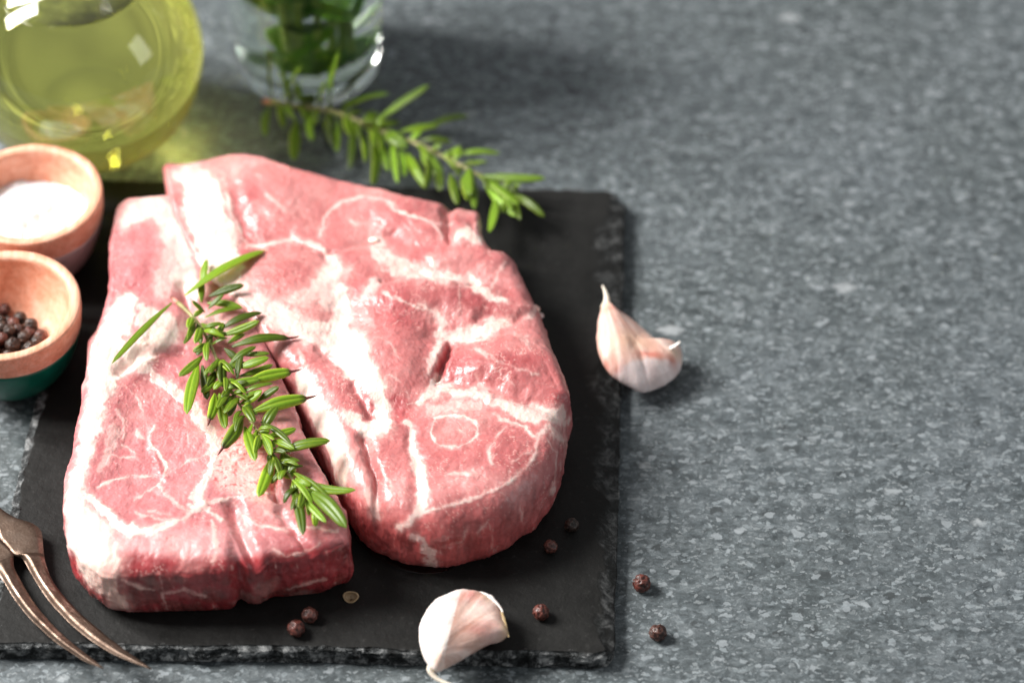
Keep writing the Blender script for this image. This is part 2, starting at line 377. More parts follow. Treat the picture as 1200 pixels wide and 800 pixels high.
# --- slate board
def build_board():
    cs = [U((-26, 757), SLATE), U((721, 769), SLATE), U((734, 221), SLATE), U((99, 207), SLATE)]
    cs = [c[:2] for c in cs]; pts = []
    for i in range(4):
        a, b_ = cs[i], cs[(i+1) % 4]; rc = (.25, .4, .6, .4)
        la = np.linalg.norm(b_-a); u = (b_-a)/la
        for s in np.r_[rc[i], np.linspace(1.5, la-1.5, 10), la-rc[(i+1) % 4]]: pts.append(a+u*s)
    B = catmull(np.array(pts), 1500); C = B.mean(0)
    P3 = np.c_[B, np.zeros(len(B))]
    tan = np.roll(B, -3, 0)-np.roll(B, 3, 0); nr = np.c_[tan[:, 1], -tan[:, 0]]; nr /= np.linalg.norm(nr, axis=1)[:, None]
    B = B+nr*(.05*fbm(P3, 1.6, 5, 3, .6)-.03)[:, None]
    right = sstep(.6, .95, nr[:, 0]); left = sstep(.6, .95, -nr[:, 0]); front = sstep(.6, .95, -nr[:, 1])
    R = np.linalg.norm(B-C, axis=1); D = (B-C)/R[:, None]; cosd = np.abs((D*nr).sum(1))
    wv = np.abs(fbm(P3, 2.4, 3, 41)); wv2 = fbm(P3, .7, 4, 55)
    bev = (.10+.70*right*np.clip(.50+1.3*wv+.5*wv2, .15, 1.4)+.25*left*np.clip(.4+wv*1.2+.5*wv2, 0, 1.2)+.06*(1+wv2))/np.maximum(cosd, .5)
    rows = []; E = []; n = len(B)
    for i in range(60):
        f = (i/59); r = np.maximum(f, .002)*(R-bev-.25); P = C+D*r[:, None]; rows.append(np.c_[P, np.full(n, SLATE)]); E.append(np.zeros(n))
    for i in range(1, 8):
        P = C+D*(R-bev-.25+.25*i/7)[:, None]; rows.append(np.c_[P, np.full(n, SLATE)]); E.append(np.full(n, 0.0))
    zdrop = .07+.10*np.abs(wv2)+.13*right
    nb = 16
    for i in range(1, nb+1):
        t = i/nb; P = C+D*(R-bev*(1-t))[:, None]
        z = SLATE-zdrop*(t**1.3); rows.append(np.c_[P, z]); E.append(np.full(n, .75*min(1, t*3))*(1-.78*right))
    z0 = SLATE-zdrop; ns = 26
    for i in range(1, ns+1):
        t = i/ns; z = lerp(z0, .03, t); P = C+D*(R)[:, None]; rows.append(np.c_[P, z]); E.append(1-.55*right)
    for f in (.99, .5, .002): rows.append(np.c_[C+D*(R*f)[:, None], np.full(n, .02)]); E.append(np.full(n, 1.0))
    V = np.concatenate(rows); E = np.concatenate(E); Fc = grid_faces(len(rows), n)
    # layered flaking of the broken side: strata that follow z, broken up along the edge
    side = (E > .2) & (V[:, 2] > .025) & (V[:, 2] < SLATE-.001)
    Pn = V.copy(); Pn[:, 2] *= 3.2
    strat = fbm(Pn, .55, 5, 91, .62); lay = np.floor((strat*2.2+V[:, 2]*7))*.5
    ang = np.tile(np.arange(n), len(rows)); off = (.17*strat+.07*(lay % 1)-.05)*(1-.5*right[ang])
    kk = (side*sstep(0, .12, V[:, 2])).astype(float)
    V[:, :2] += nr[ang]*(off*kk)[:, None]
    V[:, 2] += side*.035*fbm(V, .35, 4, 12, .6)*sstep(.05, .2, V[:, 2])
    top = ~side & (V[:, 2] > .6); V[:, 2] += top*(.012*fbm(V, 3.0, 3, 5))
    o = link('slate_board', mesh('slate_board', V, Fc, M_slate, attr={'rough_edge': E}))
    return tag(o, 'rectangular black slate board with rough chipped edges lying on the grey stone table', 'slate board')
build_board()

# ------------------------------------------------------------------ the two pork steaks
KV = 36.0
def to_uv(X, Y, z, T):
    """oblique planar map: picture-like px at plane T; z folds the walls down in front"""
    Yt = Y+(z-T)/math.tan(PITCH)
    # perspective of the flat map (kept as plain formula of the plane position)
    d = np.stack([X, Yt, np.full_like(X, T)], 1)-CAM
    dep = d@FWD
    return np.stack([600+F*(d@RIGHT)/dep, 400-F*(d@UP)/dep], 1)

def build_steak(name, px, C_px, T, bumps, creases, ridges, fat_thick, veins, leans, tone_fn, rho_default, n_ang, seed, label, rzk=1.0):
    zt = SLATE+T
    Bo = outline(px, SLATE+.15, zt-.2, n_ang, centre=C_px)
    rho = np.clip(Bo[:, 2], .1, 2); B = Bo[:, :2].copy()
    P3 = np.c_[B, np.zeros(len(B))]
    C = U(C_px, zt)[:2]
    R = np.linalg.norm(B-C, axis=1); D = (B-C)/R[:, None]
    B = B+D*(.06*fbm(P3, .9, 4, seed, .55)+.05*fbm(P3, 2.5, 2, seed+3))[:, None]
    def top_fn(P):
        q = to_uv(P[:, 0], P[:, 1], np.full(len(P), zt), zt)
        P3 = np.c_[P, np.zeros(len(P))]
        qw = q+np.stack([fbm(P3, .8, 3, seed+60), fbm(P3, .8, 3, seed+61)], 1)*5
        z = np.full(len(P), zt)
        for (u, v, rx, ry, a, *rot) in bumps:
            du, dv = qw[:, 0]-u, qw[:, 1]-v
            if rot:
                c_, s_ = math.cos(rot[0]), math.sin(rot[0]); du, dv = du*c_+dv*s_, -du*s_+dv*c_
            e = (du/rx)**2+(dv/ry)**2; z = z+1.45*a*np.exp(-e**1.3*.9)
        for pts, wd, dep in creases:
            d = np.maximum(capsule(qw, [(p[0], p[1], 0) for p in pts]), 0); z = z-1.35*dep*np.exp(-(d/wd)**2)
        for pts, wd, hh in ridges:
            d = np.maximum(capsule(qw, [(p[0], p[1], 0) for p in pts]), 0); z = z+hh*np.exp(-(d/wd)**2)
        z = z+.12*fbm(P3, 2.6, 2, seed+5)+.06*fbm(P3, 1.1, 3, seed+6)
        return z
    V, Fc = ring_solid(C, B, rho, SLATE+.012, top_fn, n_in=230, n_round=34, n_side=44, undercut=.28, rho_z=np.clip(rho*rzk, .1, 1.1))
    Nn = vnormals(V, Fc)
    if Nn[len(Nn)//40, 2] < 0: Nn = -Nn; Fc = Fc[:, ::-1]
    q = to_uv(V[:, 0], V[:, 1], V[:, 2], zt)
    wob = np.stack([fbm(V, .55, 4, seed+20), fbm(V, .55, 4, seed+21)], 1)
    wob2 = np.stack([fbm(V, .16, 3, seed+22), fbm(V, .16, 3, seed+23)], 1)
    qf = q+wob*9+wob2*3.2
    qv = q+wob*4.5+wob2*2.4
    fat = np.zeros(len(V)); streak = fbm(np.c_[(q[:, 0]+q[:, 1]*.4)*.05, (q[:, 1]-q[:, 0]*.4)*.018, V[:, 2]*.2], .3, 3, seed+36)
    frn = fbm(V, .30, 4, seed+30, .55); brk0 = fbm(V, .5, 3, seed+31)
    for item in fat_thick:
        pts, soft, amt = item
        d = capsule(qf, pts)+frn*3.5+2.2*streak
        fat = np.maximum(fat, (amt*np.clip(.92+.34*brk0+.14*streak, .4, 1))*np.maximum(sstep(soft*.7, -soft*.5, d), .22*sstep(soft*1.9, 0, d)))
    for pts, soft in leans:
        d = capsule(qf, pts)+frn*3; fat = fat*(1-sstep(soft, -soft, d))
    brk = .72+.85*fbm(V, .55, 3, seed+33); wl = fbm(V, .35, 2, seed+34)
    for item in veins:
        pts, amt = item
        d = capsule(qv, [(p[0], p[1], p[2]*.42) for p in pts])
        fat = np.maximum(fat, amt*np.clip(brk, .22, 1)*np.maximum(sstep(1.3, -.9, d+frn*1.8+wl*1.5), .18*sstep(3.5, 0, d+frn*3)))
    # fine marbling: short broken threads of fat in the lean
    th = np.abs(fbm(np.c_[q[:, 0]*.028+wob[:, 0]*.25, q[:, 1]*.040+wob[:, 1]*.25, V[:, 2]*.4], .55, 4, seed+44, .55))
    gate = sstep(-.25, .35, fbm(V, 1.1, 2, seed+45))
    fine = sstep(.030, .0, th)*gate*.75
    th2 = np.abs(fbm(V+wob2.mean(1)[:, None]*.05, .38, 3, seed+46)); fine = np.maximum(fine, sstep(.03, 0, th2)*sstep(.0, .4, fbm(V, .8, 2, seed+48))*.55)
    milky = .26*sstep(.0, .6, fbm(V, 1.6, 3, seed+47))
    marb = np.clip(np.maximum(fine, milky), 0, 1)*(1-.8*sstep(.75, .35, Nn[:, 2])*sstep(560, 640, q[:, 1]))
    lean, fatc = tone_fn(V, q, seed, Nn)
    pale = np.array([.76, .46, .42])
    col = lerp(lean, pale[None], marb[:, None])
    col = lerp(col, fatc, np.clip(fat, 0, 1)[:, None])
    # the cut front walls show the fibres standing on end
    wk = (sstep(.8, .35, Nn[:, 2])*sstep(520, 600, q[:, 1])*(1-np.clip(fat, 0, 1)))[:, None]
    st_ = fbm(np.c_[q[:, 0]*.055, q[:, 1]*.010, V[:, 2]*.1], .28, 4, seed+39, .6)[:, None]
    col = col*(1+wk*.55*st_); col = lerp(col, np.array([.72, .42, .38])[None], wk*.75*sstep(.35, .6, st_))
    # a thin pink edge where lean meets fat
    edge = np.clip(1-np.abs(fat-.5)*2, 0, 1)[:, None]; col = lerp(col, np.array([.80, .42, .40])[None], edge*.35)
    # relief: fibres and fat stand a little apart
    wallk = sstep(.5, .1, Nn[:, 2])
    fib = fbm(np.c_[q[:, 0]*.06, q[:, 1]*.018, V[:, 2]*.3], .35, 4, seed+50, .6)
    disp = .016*frn+.008*streak+.014*fbm(V, .22, 3, seed+53)+.007*fbm(V, .10, 2, seed+51)+.018*fat*(fat < 2)+wallk*(.05*fib+.09*fbm(V, .9, 4, seed+52))-.012*fine
    low = sstep(0.02, .25, V[:, 2]-SLATE)
    V = V+Nn*(disp*low)[:, None]
    V[:, 2] = np.maximum(V[:, 2], SLATE+.012)
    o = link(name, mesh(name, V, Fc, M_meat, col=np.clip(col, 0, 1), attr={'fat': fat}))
    tag(o, label, 'meat', 'raw pork neck steaks side by side on the slate')
    tri = [tuple(int(x) for x in f) for f in Fc[::1]]
    return o, V, Fc

FATW = np.array([.79, .665, .60]); 
def tone_B(V, q, seed, Nn):
    n = fbm(V, 1.8, 3, seed+70)[:, None]; n2 = fbm(V, .45, 3, seed+71)[:, None]
    a = np.array([.52, .175, .172]); b_ = np.array([.42, .092, .098]); c = np.array([.62, .29, .28])
    lean = lerp(a, b_, sstep(0, .7, n)); lean = lerp(lean, c, sstep(0, .7, -n)); lean = lean*(1+.16*n2)
    # deeper red in the exposed lower front muscle
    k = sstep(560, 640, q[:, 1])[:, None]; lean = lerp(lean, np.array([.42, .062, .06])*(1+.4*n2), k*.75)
    k = (sstep(300, 180, q[:, 1])*.35)[:, None]; lean = lerp(lean, np.array([.72, .30, .29]), k)
    for (u, v, rx, ry, am) in ((545, 350, 50, 16, .8), (590, 425, 55, 22, .6), (500, 250, 60, 16, .55), (450, 345, 25, 25, .3), (410, 450, 40, 40, .35), (600, 300, 30, 30, .3), (590, 540, 35, 18, .5)):
        e = np.exp(-(((q[:, 0]-u)/rx)**2+((q[:, 1]-v)/ry)**2))[:, None]; lean = lerp(lean, np.array([.33, .060, .066]), e*am)
    fat = FATW[None]*(1+.04*n2); fat = lerp(fat, np.array([.86, .68, .56]), sstep(.1, .8, fbm(V, .9, 2, seed+73))[:, None]*.5)
    kk = np.exp(-(((q[:, 0]-400)/32)**2+((q[:, 1]-575)/40)**2))[:, None]; fat = lerp(fat, np.array([.84, .66, .52]), kk*.8)
    return lean, fat
def tone_A(V, q, seed, Nn):
    n = fbm(V, 1.8, 3, seed+70)[:, None]; n2 = fbm(V, .45, 3, seed+71)[:, None]
    a = np.array([.52, .190, .198]); b_ = np.array([.44, .125, .135]); c = np.array([.62, .29, .29])
    lean = lerp(a, b_, sstep(0, .7, n)); lean = lerp(lean, c, sstep(0, .7, -n)); lean = lean*(1+.14*n2)
    # granular porous bone end
    e = sstep(1.1, .8, np.hypot((q[:, 0]-290)/48, (q[:, 1]-540)/48)+.15*fbm(V, .7, 2, seed+80))[:, None]
    g = fbm(V, .10, 2, seed+81)[:, None]; bone = lerp(np.array([.80, .40, .37]), np.array([.66, .14, .14]), sstep(.05, .5, g))
    lean = lerp(lean, bone, e)
    # pale pink band above the ridge of the front face
    k = (sstep(612, 625, q[:, 1]+wobx(V, seed))*sstep(660, 645, q[:, 1]+wobx(V, seed)*1.5)*sstep(330, 250, q[:, 0]))[:, None]
    lean = lerp(lean, np.array([.70, .34, .34]), k*.7)
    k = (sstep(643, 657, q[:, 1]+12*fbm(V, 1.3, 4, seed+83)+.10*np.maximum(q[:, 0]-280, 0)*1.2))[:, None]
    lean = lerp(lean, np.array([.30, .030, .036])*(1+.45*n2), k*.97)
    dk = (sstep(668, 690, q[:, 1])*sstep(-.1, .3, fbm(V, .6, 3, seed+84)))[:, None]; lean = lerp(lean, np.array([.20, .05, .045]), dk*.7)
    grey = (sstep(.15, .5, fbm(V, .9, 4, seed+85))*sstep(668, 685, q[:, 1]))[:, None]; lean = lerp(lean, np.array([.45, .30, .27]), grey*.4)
    fat = FATW[None]*(1+.04*n2)
    k = (sstep(600, 690, q[:, 1])*sstep(60, 130, q[:, 0]))[:, None]; fat = lerp(fat, np.array([.88, .56, .48]), k*.85)
    k = sstep(.1, .6, fbm(V, 1.0, 3, seed+88))[:, None]; fat = lerp(fat, np.array([.86, .50, .47]), k*.35)
    return lean, fat
def wobx(V, seed): return 9*fbm(V, 1.3, 3, seed+82)

pxB = [(197, 213, .35), (214, 193, .7), (245, 183, .7), (272, 180, .6), (300, 184, .6), (330, 196, .6), (365, 203, .6), (400, 210, .6), (440, 220, .6), (470, 231, .6), (500, 235, .6),
       (530, 240, .6), (552, 252, .5), (562, 270, .5), (565, 289, .5), (590, 300, .7), (608, 325, .7), (622, 355, .7), (634, 378, .7), (641, 405, .7), (653, 440, .7), (668, 488, .45),
       (663, 515, .7), (656, 555, .8), (648, 583, .9), (628, 614, 1.1), (600, 640, 1.2), (570, 656, 1.2), (535, 665, 1.2), (500, 668, 1.2), (470, 660, 1.1), (440, 645, 1.1), (421, 625, 1.2),
       (404, 600, 1.3), (386, 560, 1.35), (364, 520, 1.3), (343, 484, 1.0), (316, 448, .55), (284, 406, .4), (248, 366, .3), (222, 326, .3), (206, 284, .3), (198, 245, .35)]
bumpsB = [(300, 225, 70, 32, .22), (470, 252, 70, 22, .16, .35), (500, 345, 70, 22, .22, .1), (455, 405, 42, 60, .22), (595, 425, 62, 32, .30), (545, 545, 75, 55, .16), (330, 330, 50, 30, .1),
          (425, 305, 35, 20, .12), (560, 300, 50, 16, .12), (400, 385, 26, 30, -.14), (395, 560, 30, 30, -.15), (545, 392, 45, 10, -.14), (455, 480, 30, 14, -.12), (500, 318, 50, 9, -.08), (545, 275, 18, 14, .12)]
creasesB = [([(528, 402), (519, 422), (512, 440)], 4, .28), ([(425, 515), (440, 550), (447, 590)], 7, .22), ([(512, 445), (560, 452), (600, 466), (640, 478)], 8, .12), ([(450, 332), (490, 324), (560, 332)], 6, .13),
            ([(380, 300), (420, 285), (460, 276)], 6, .08), ([(520, 246), (530, 285)], 6, .2), ([(480, 505), (487, 545), (492, 590)], 8, .08), ([(285, 285), (340, 283), (385, 300)], 8, .08), ([(268, 205), (280, 250), (300, 290)], 8, .06),
            ([(622, 362), (600, 372), (560, 372)], 6, .1), ([(372, 410), (410, 440), (436, 492)], 6, .08), ([(440, 640), (452, 655)], 6, .2), ([(520, 585), (580, 572), (625, 535)], 5, .04)]
ridgesB = [([(500, 465), (530, 458), (575, 470)], 7, .07), ([(507, 505), (520, 488), (550, 490), (560, 505)], 5, .03), ([(410, 590), (428, 600)], 12, .08)]
fatB = [
    ([(206, 205, 4), (225, 205, 14), (238, 222, 20), (246, 255, 24), (255, 290, 26), (258, 325, 24), (245, 350, 16)], 5, 1.0),
    ([(258, 325, 18), (290, 350, 10), (330, 372, 14), (360, 388, 14)], 8, .7),
    ([(395, 310, 7), (380, 335, 13), (385, 355, 11)], 8, .8), ([(345, 352, 5), (370, 345, 9)], 8, .6),
    ([(440, 283, 4), (450, 300, 8), (465, 315, 10), (500, 322, 7), (530, 325, 6), (548, 330, 4)], 4, .8),
    ([(500, 300, 2), (512, 322, 4)], 3, .8), ([(548, 322, 3), (560, 338, 6), (580, 350, 5), (592, 353, 2)], 3, .9),
    ([(497, 362, 3), (517, 376, 4), (515, 392, 6), (540, 393, 9), (570, 388, 9), (592, 380, 4)], 4, .82), ([(515, 400, 5), (508, 425, 3), (502, 440, 3)], 4, .8),
    ([(398, 340, 6), (400, 365, 9), (396, 392, 16), (412, 400, 14), (430, 430, 12), (440, 465, 12), (452, 492, 8)], 5, 1.0),
    ([(350, 385, 8), (372, 392, 12), (395, 400, 16), (415, 430, 12)], 6, .95), ([(352, 440, 8), (365, 470, 9), (384, 500, 15), (394, 535, 14), (402, 565, 9)], 6, .95),
    ([(405, 490, 8), (425, 500, 12), (450, 500, 8)], 5, .95), ([(435, 575, 7), (440, 605, 6)], 5, .65),
    ([(478, 498, 3), (485, 520, 5), (489, 545, 6), (497, 575, 7), (496, 592, 5), (487, 607, 4), (468, 622, 4)], 3, .95),
    ([(490, 472, 3), (505, 462, 5), (530, 457, 5), (560, 462, 5), (585, 472, 5), (612, 482, 8), (645, 487, 10), (660, 495, 6)], 4, .9), ([(513, 446, 4), (503, 460, 5)], 3, .95),
    ([(500, 480, 5), (530, 476, 5), (560, 478, 3)], 4, .45), ([(630, 510, 3), (642, 500, 5), (658, 515, 3)], 4, .7),
    ([(534, 280, 3), (544, 273, 9), (556, 278, 8)], 4, .9), ([(620, 370, 2), (626, 362, 3)], 3, .8),
    ([(480, 632, 3), (492, 640, 3), (500, 655, 4), (502, 668, 3)], 3, .7), ([(560, 262, 3), (562, 285, 3)], 4, .5), ([(425, 345, 3), (440, 330, 5)], 5, .5)]
leansB = [([(374, 414, 5), (385, 435, 10), (405, 455, 12), (422, 475, 13), (432, 488, 6)], 3), ([(370, 366, 8), (388, 368, 6)], 6), ([(392, 480, 3), (415, 515, 4), (430, 540, 5)], 4)]
veinsB = [
    ([(262, 205, 3), (270, 240, 3), (284, 278, 3), (290, 289, 5), (320, 286, 5), (345, 280, 4), (375, 290, 5), (388, 306, 7)], .95),
    ([(376, 277, 3), (383, 255, 3.5), (393, 240, 3.5), (425, 230, 3), (450, 236, 2.5), (480, 252, 2.5), (505, 262, 3), (517, 280, 3)], .8),
    ([(312, 228, 2), (330, 243, 3), (345, 250, 4)], .8), ([(500, 262, 3), (530, 262, 2)], .6), ([(420, 262, 2), (440, 262, 2), (455, 272, 2)], .4), ([(410, 258, 3), (418, 264, 3)], .6),
    ([(450, 345, 2), (470, 352, 3), (497, 366, 3)], .8), ([(510, 490, 3), (525, 487, 3), (545, 487, 3), (559, 497, 3), (560, 508, 3), (548, 520, 3), (530, 524, 3), (515, 520, 3), (507, 508, 3), (509, 494, 3)], .85),
    ([(480, 607, 3), (505, 600, 3), (541, 587, 3), (570, 576, 3), (596, 563, 3), (616, 550, 3), (627, 530, 3.5), (629, 514, 4), (616, 500, 4), (600, 494, 3.5), (578, 487, 3.5)], .85),
    ([(640, 512, 3), (652, 530, 3), (653, 560, 3), (645, 583, 3)], .6), ([(528, 553, 2), (545, 553, 3), (560, 556, 3), (556, 549, 2)], .75),
    ([(590, 500, 3), (574, 520, 2), (573, 532, 3), (580, 541, 3)], .7), ([(535, 500, 1.5), (545, 508, 2)], .5), ([(600, 540, 2), (620, 528, 2)], .5),
    ([(565, 412, 2), (590, 424, 2), (630, 438, 1.5)], .55), ([(560, 408, 2), (580, 430, 2), (600, 450, 2)], .4), ([(560, 440, 4), (566, 455, 4), (575, 462, 3)], .7), ([(602, 390, 3), (616, 398, 3), (622, 410, 2)], .5),
    ([(472, 560, 1), (475, 590, 1.5)], .3), ([(448, 545, 1), (460, 570, 1.5), (455, 600, 1.5)], .35), ([(575, 340, 2), (583, 320, 2), (590, 305, 2)], .5), ([(535, 330, 3), (540, 355, 2), (535, 372, 3)], .45),
    ([(440, 395, 2), (460, 400, 2), (470, 420, 2)], .35), ([(455, 440, 2), (475, 450, 2), (480, 470, 2)], .35), ([(370, 330, 3), (400, 322, 3), (425, 300, 3)], .45), ([(350, 410, 5), (362, 440, 5)], .5), ([(560, 628, 2), (575, 610, 2)], .4), ([(540, 640, 2), (548, 620, 2)], .35)]

pxA = [(144, 252, .35), (158, 237, .4), (180, 232, .4), (208, 237, .15), (226, 264, .12), (246, 304, .12), (270, 344, .12), (294, 384, .15), (316, 426, .3), (338, 470, .4), (352, 510, .5), (368, 545, .5), (386, 580, .5), (408, 618, .4),
       (409, 645, .4), (408, 672, .5), (382, 696, .6), (350, 702, .9), (320, 705, .8), (300, 712, .8), (284, 707, .9), (262, 718, .9), (200, 721, 1.1), (150, 722, 1.1), (122, 709, 1.0), (97, 682, 1.0), (82, 650, .8), (78, 600, .7), (84, 560, .7),
       (94, 510, .7), (104, 455, .7), (106, 415, .6), (122, 385, .5), (131, 350, .5), (132, 308, .5), (137, 275, .4)]
bumpsA = [(170, 500, 60, 60, -.10), (200, 640, 90, 22, .10), (330, 640, 60, 40, .05), (170, 300, 30, 40, .08), (150, 390, 30, 30, .12), (120, 480, 22, 60, .08), (350, 590, 40, 20, -.05)]
creasesA = [([(272, 592), (282, 620), (288, 650), (292, 690)], 9, .22), ([(140, 432), (165, 414), (195, 406), (215, 410)], 6, .16), ([(330, 600), (350, 640)], 6, .08), ([(330, 520), (322, 560), (326, 580)], 6, .25), ([(215, 335), (225, 380)], 8, .15)]
ridgesA = [([(120, 590), (150, 620), (200, 615), (240, 592)], 5, .05), ([(180, 500), (176, 520), (194, 557)], 4, .03)]
fatA = [
    ([(150, 256, 8), (160, 246, 9), (185, 243, 12), (203, 265, 12), (212, 300, 14), (222, 335, 16)], 7, .85),
    ([(205, 300, 14), (200, 330, 14), (190, 340, 8)], 8, .6),
    ([(150, 352, 10), (140, 375, 15), (125, 405, 18), (122, 440, 16), (112, 480, 12), (104, 520, 9), (93, 560, 9), (88, 600, 12), (95, 640, 16), (108, 680, 16), (128, 705, 12)], 5, 1.0),
    ([(172, 370, 14), (188, 385, 22), (170, 410, 18), (140, 425, 18)], 6, .95),
    ([(100, 600, 8), (115, 625, 14), (125, 650, 14), (125, 680, 14)], 9, .9), ([(118, 690, 12), (128, 712, 12)], 8, .8),
    ([(161, 425, 6), (172, 434, 5), (191, 447, 5), (208, 462, 5), (222, 474, 6), (235, 490, 7), (247, 505, 6), (251, 524, 5), (246, 546, 5), (236, 568, 5), (231, 584, 5)], 3, .85),
    ([(90, 573, 5), (105, 582, 5), (122, 598, 5), (136, 615, 6), (152, 621, 5), (180, 619, 4), (202, 612, 4), (218, 601, 3), (236, 592, 4)], 3, .95),
    ([(225, 380, 12), (250, 380, 10), (270, 390, 8)], 8, .6), ([(132, 500, 6), (128, 530, 4), (120, 550, 3)], 5, .5)]
leansA = [([(190, 420, 7), (215, 428, 14), (232, 440, 14)], 4), ([(165, 285, 12), (160, 320, 14)], 8)]
veinsA = [
    ([(180, 500, 3), (173, 513, 3), (177, 522, 3), (185, 530, 4), (193, 545, 4), (194, 558, 4)], .95), ([(194, 557, 2), (190, 562, 2), (183, 571, 3), (199, 585, 3), (210, 592, 3), (219, 600, 3)], .9),
    ([(183, 571, 2), (170, 578, 2), (156, 586, 1.5)], .7), ([(194, 557, 1.5), (208, 548, 2), (227, 538, 2), (246, 527, 2)], .6), ([(125, 530, 2), (140, 535, 2), (158, 538, 2)], .6), ([(117, 570, 2), (130, 563, 2), (152, 557, 2), (170, 558, 1.5), (185, 555, 1.5)], .75),
    ([(142, 520, 3), (150, 526, 3), (157, 534, 3)], .7), ([(158, 505, 4), (168, 512, 3)], .6), ([(137, 480, 3), (146, 495, 4), (142, 512, 3)], .5), ([(152, 455, 2), (162, 468, 2), (168, 490, 2)], .35),
    ([(160, 600, 2), (190, 608, 2), (205, 605, 1.5)], .5), ([(175, 597, 1.5), (200, 600, 1.5)], .4), ([(238, 590, 4), (262, 586, 4), (290, 580, 4), (320, 577, 3)], .85),
    ([(283, 604, 3), (303, 614, 3), (324, 620, 3.5), (350, 618, 3.5), (373, 617, 3), (395, 622, 2)], .85), ([(239, 592, 4), (250, 602, 4), (258, 608, 4)], .8), ([(249, 610, 3), (254, 628, 4), (256, 645, 4), (248, 655, 3)], .6),
    ([(272, 590, 2), (280, 604, 3), (290, 618, 2)], .5), ([(310, 600, 2), (330, 608, 2)], .4), ([(320, 645, 3), (335, 652, 3), (352, 648, 3), (375, 636, 2)], .5), ([(215, 470, 2), (222, 520, 1.5)], .25),
    ([(143, 680, 5), (160, 690, 4), (172, 692, 4)], .75), ([(185, 700, 5), (210, 697, 6), (235, 702, 5)], .4), ([(330, 700, 5), (350, 692, 5), (375, 683, 5)], .5), ([(120, 650, 4), (130, 655, 4)], .7), ([(205, 400, 3), (200, 370, 4)], .6), ([(225, 345, 2), (235, 385, 3), (240, 400, 3)], .5)]

steakB, VB, FB = build_steak('pork_steak', pxB, (450, 400), 2.45, bumpsB, creasesB, ridgesB, fatB, veinsB, leansB, tone_B, .7, 1100, 100,
    'larger raw pork steak with a round ring of fat, nearest the slate right edge')
steakA, VA, FA = build_steak('pork_steak', pxA, (222, 500), 2.32, bumpsA, creasesA, ridgesA, fatA, veinsA, leansA, tone_A, .7, 1000, 200,
    'raw pork steak with a thick white fat rim, under the rosemary sprig', rzk=.5)
def bvh(V, Fc): return BVHTree.FromPolygons([Vector(v) for v in V], [tuple(int(i) for i in f) for f in Fc])
Fs = lambda Fc: Fc
BV = [bvh(VA, FA), bvh(VB, FB)]
def hit_z(px, py, default):
    d = Vector(FWD+RIGHT*((px-600)/F)+UP*((400-py)/F)).normalized(); best = None
    for t in BV:
        h = t.ray_cast(Vector(CAM), d)
        if h[0] is not None and (best is None or h[3] < best[3]): best = h
    return best[0].z if best else default
# small torn shreds of fat on the rim and meat juice under the front edge
def shred(px, z, r, col, parent, seed, name='fat_shred'):
    n1, n2 = 14, 10; P = U(px, z); V = []
    for i in range(n1):
        for j in range(n2):
            a = math.pi*(i+.5)/n1; b_ = 2*math.pi*j/n2
            V.append((math.sin(a)*math.cos(b_), math.sin(a)*math.sin(b_), math.cos(a)))
    V = np.array(V); V = V*(1+.45*fbm(V*1.0, .7, 3, seed))[:, None]*np.array(r)
    return link(name, mesh(name, V+P, grid_faces(n1, n2), M_meat, col=np.tile(col, (len(V), 1)), attr={'fat': np.ones(len(V))}), parent)
shred((627, 363), 2.2, (.16, .13, .2), (.85, .55, .5), steakB, 1); shred((633, 370), 2.0, (.12, .1, .10), (.75, .62, .6), steakB, 2)
shred((80, 597), 1.9, (.10, .1, .09), (.85, .45, .42), steakA, 3); 
shred((439, 281), 3.02, (.16, .12, .07), (.9, .82, .74), steakB, 5)

# ------------------------------------------------------------------ lofts
def frames(P):
    T = np.gradient(P, axis=0); T /= np.linalg.norm(T, axis=1)[:, None]; return T
def loft(P, W, H, n=12, up=(0, 0, 1), sec=None, cap=True):
    """sweep an ellipse with half width W and half height H along P"""
    P = np.asarray(P, float); T = frames(P); up = np.asarray(up, float)
    X = np.cross(T, up); X /= np.maximum(np.linalg.norm(X, axis=1), 1e-9)[:, None]; Y = np.cross(X, T)
    a = np.linspace(0, 2*math.pi, n, endpoint=False)
    ca, sa = np.cos(a), np.sin(a)
    if sec is not None: ca, sa = sec(a)
    V = P[:, None]+X[:, None]*(np.asarray(W)[:, None]*ca)[..., None]+Y[:, None]*(np.asarray(H)[:, None]*sa)[..., None]
    V = V.reshape(-1, 3); Fc = grid_faces(len(P), n)[:, ::-1]
    Fl = [tuple(f) for f in Fc]
    if cap: Fl += [tuple(range(n)), tuple(range(len(V)-1, len(V)-n-1, -1))]
    return V, Fl
def resample(P, n):
    return catmull(np.asarray(P, float), n, closed=False)

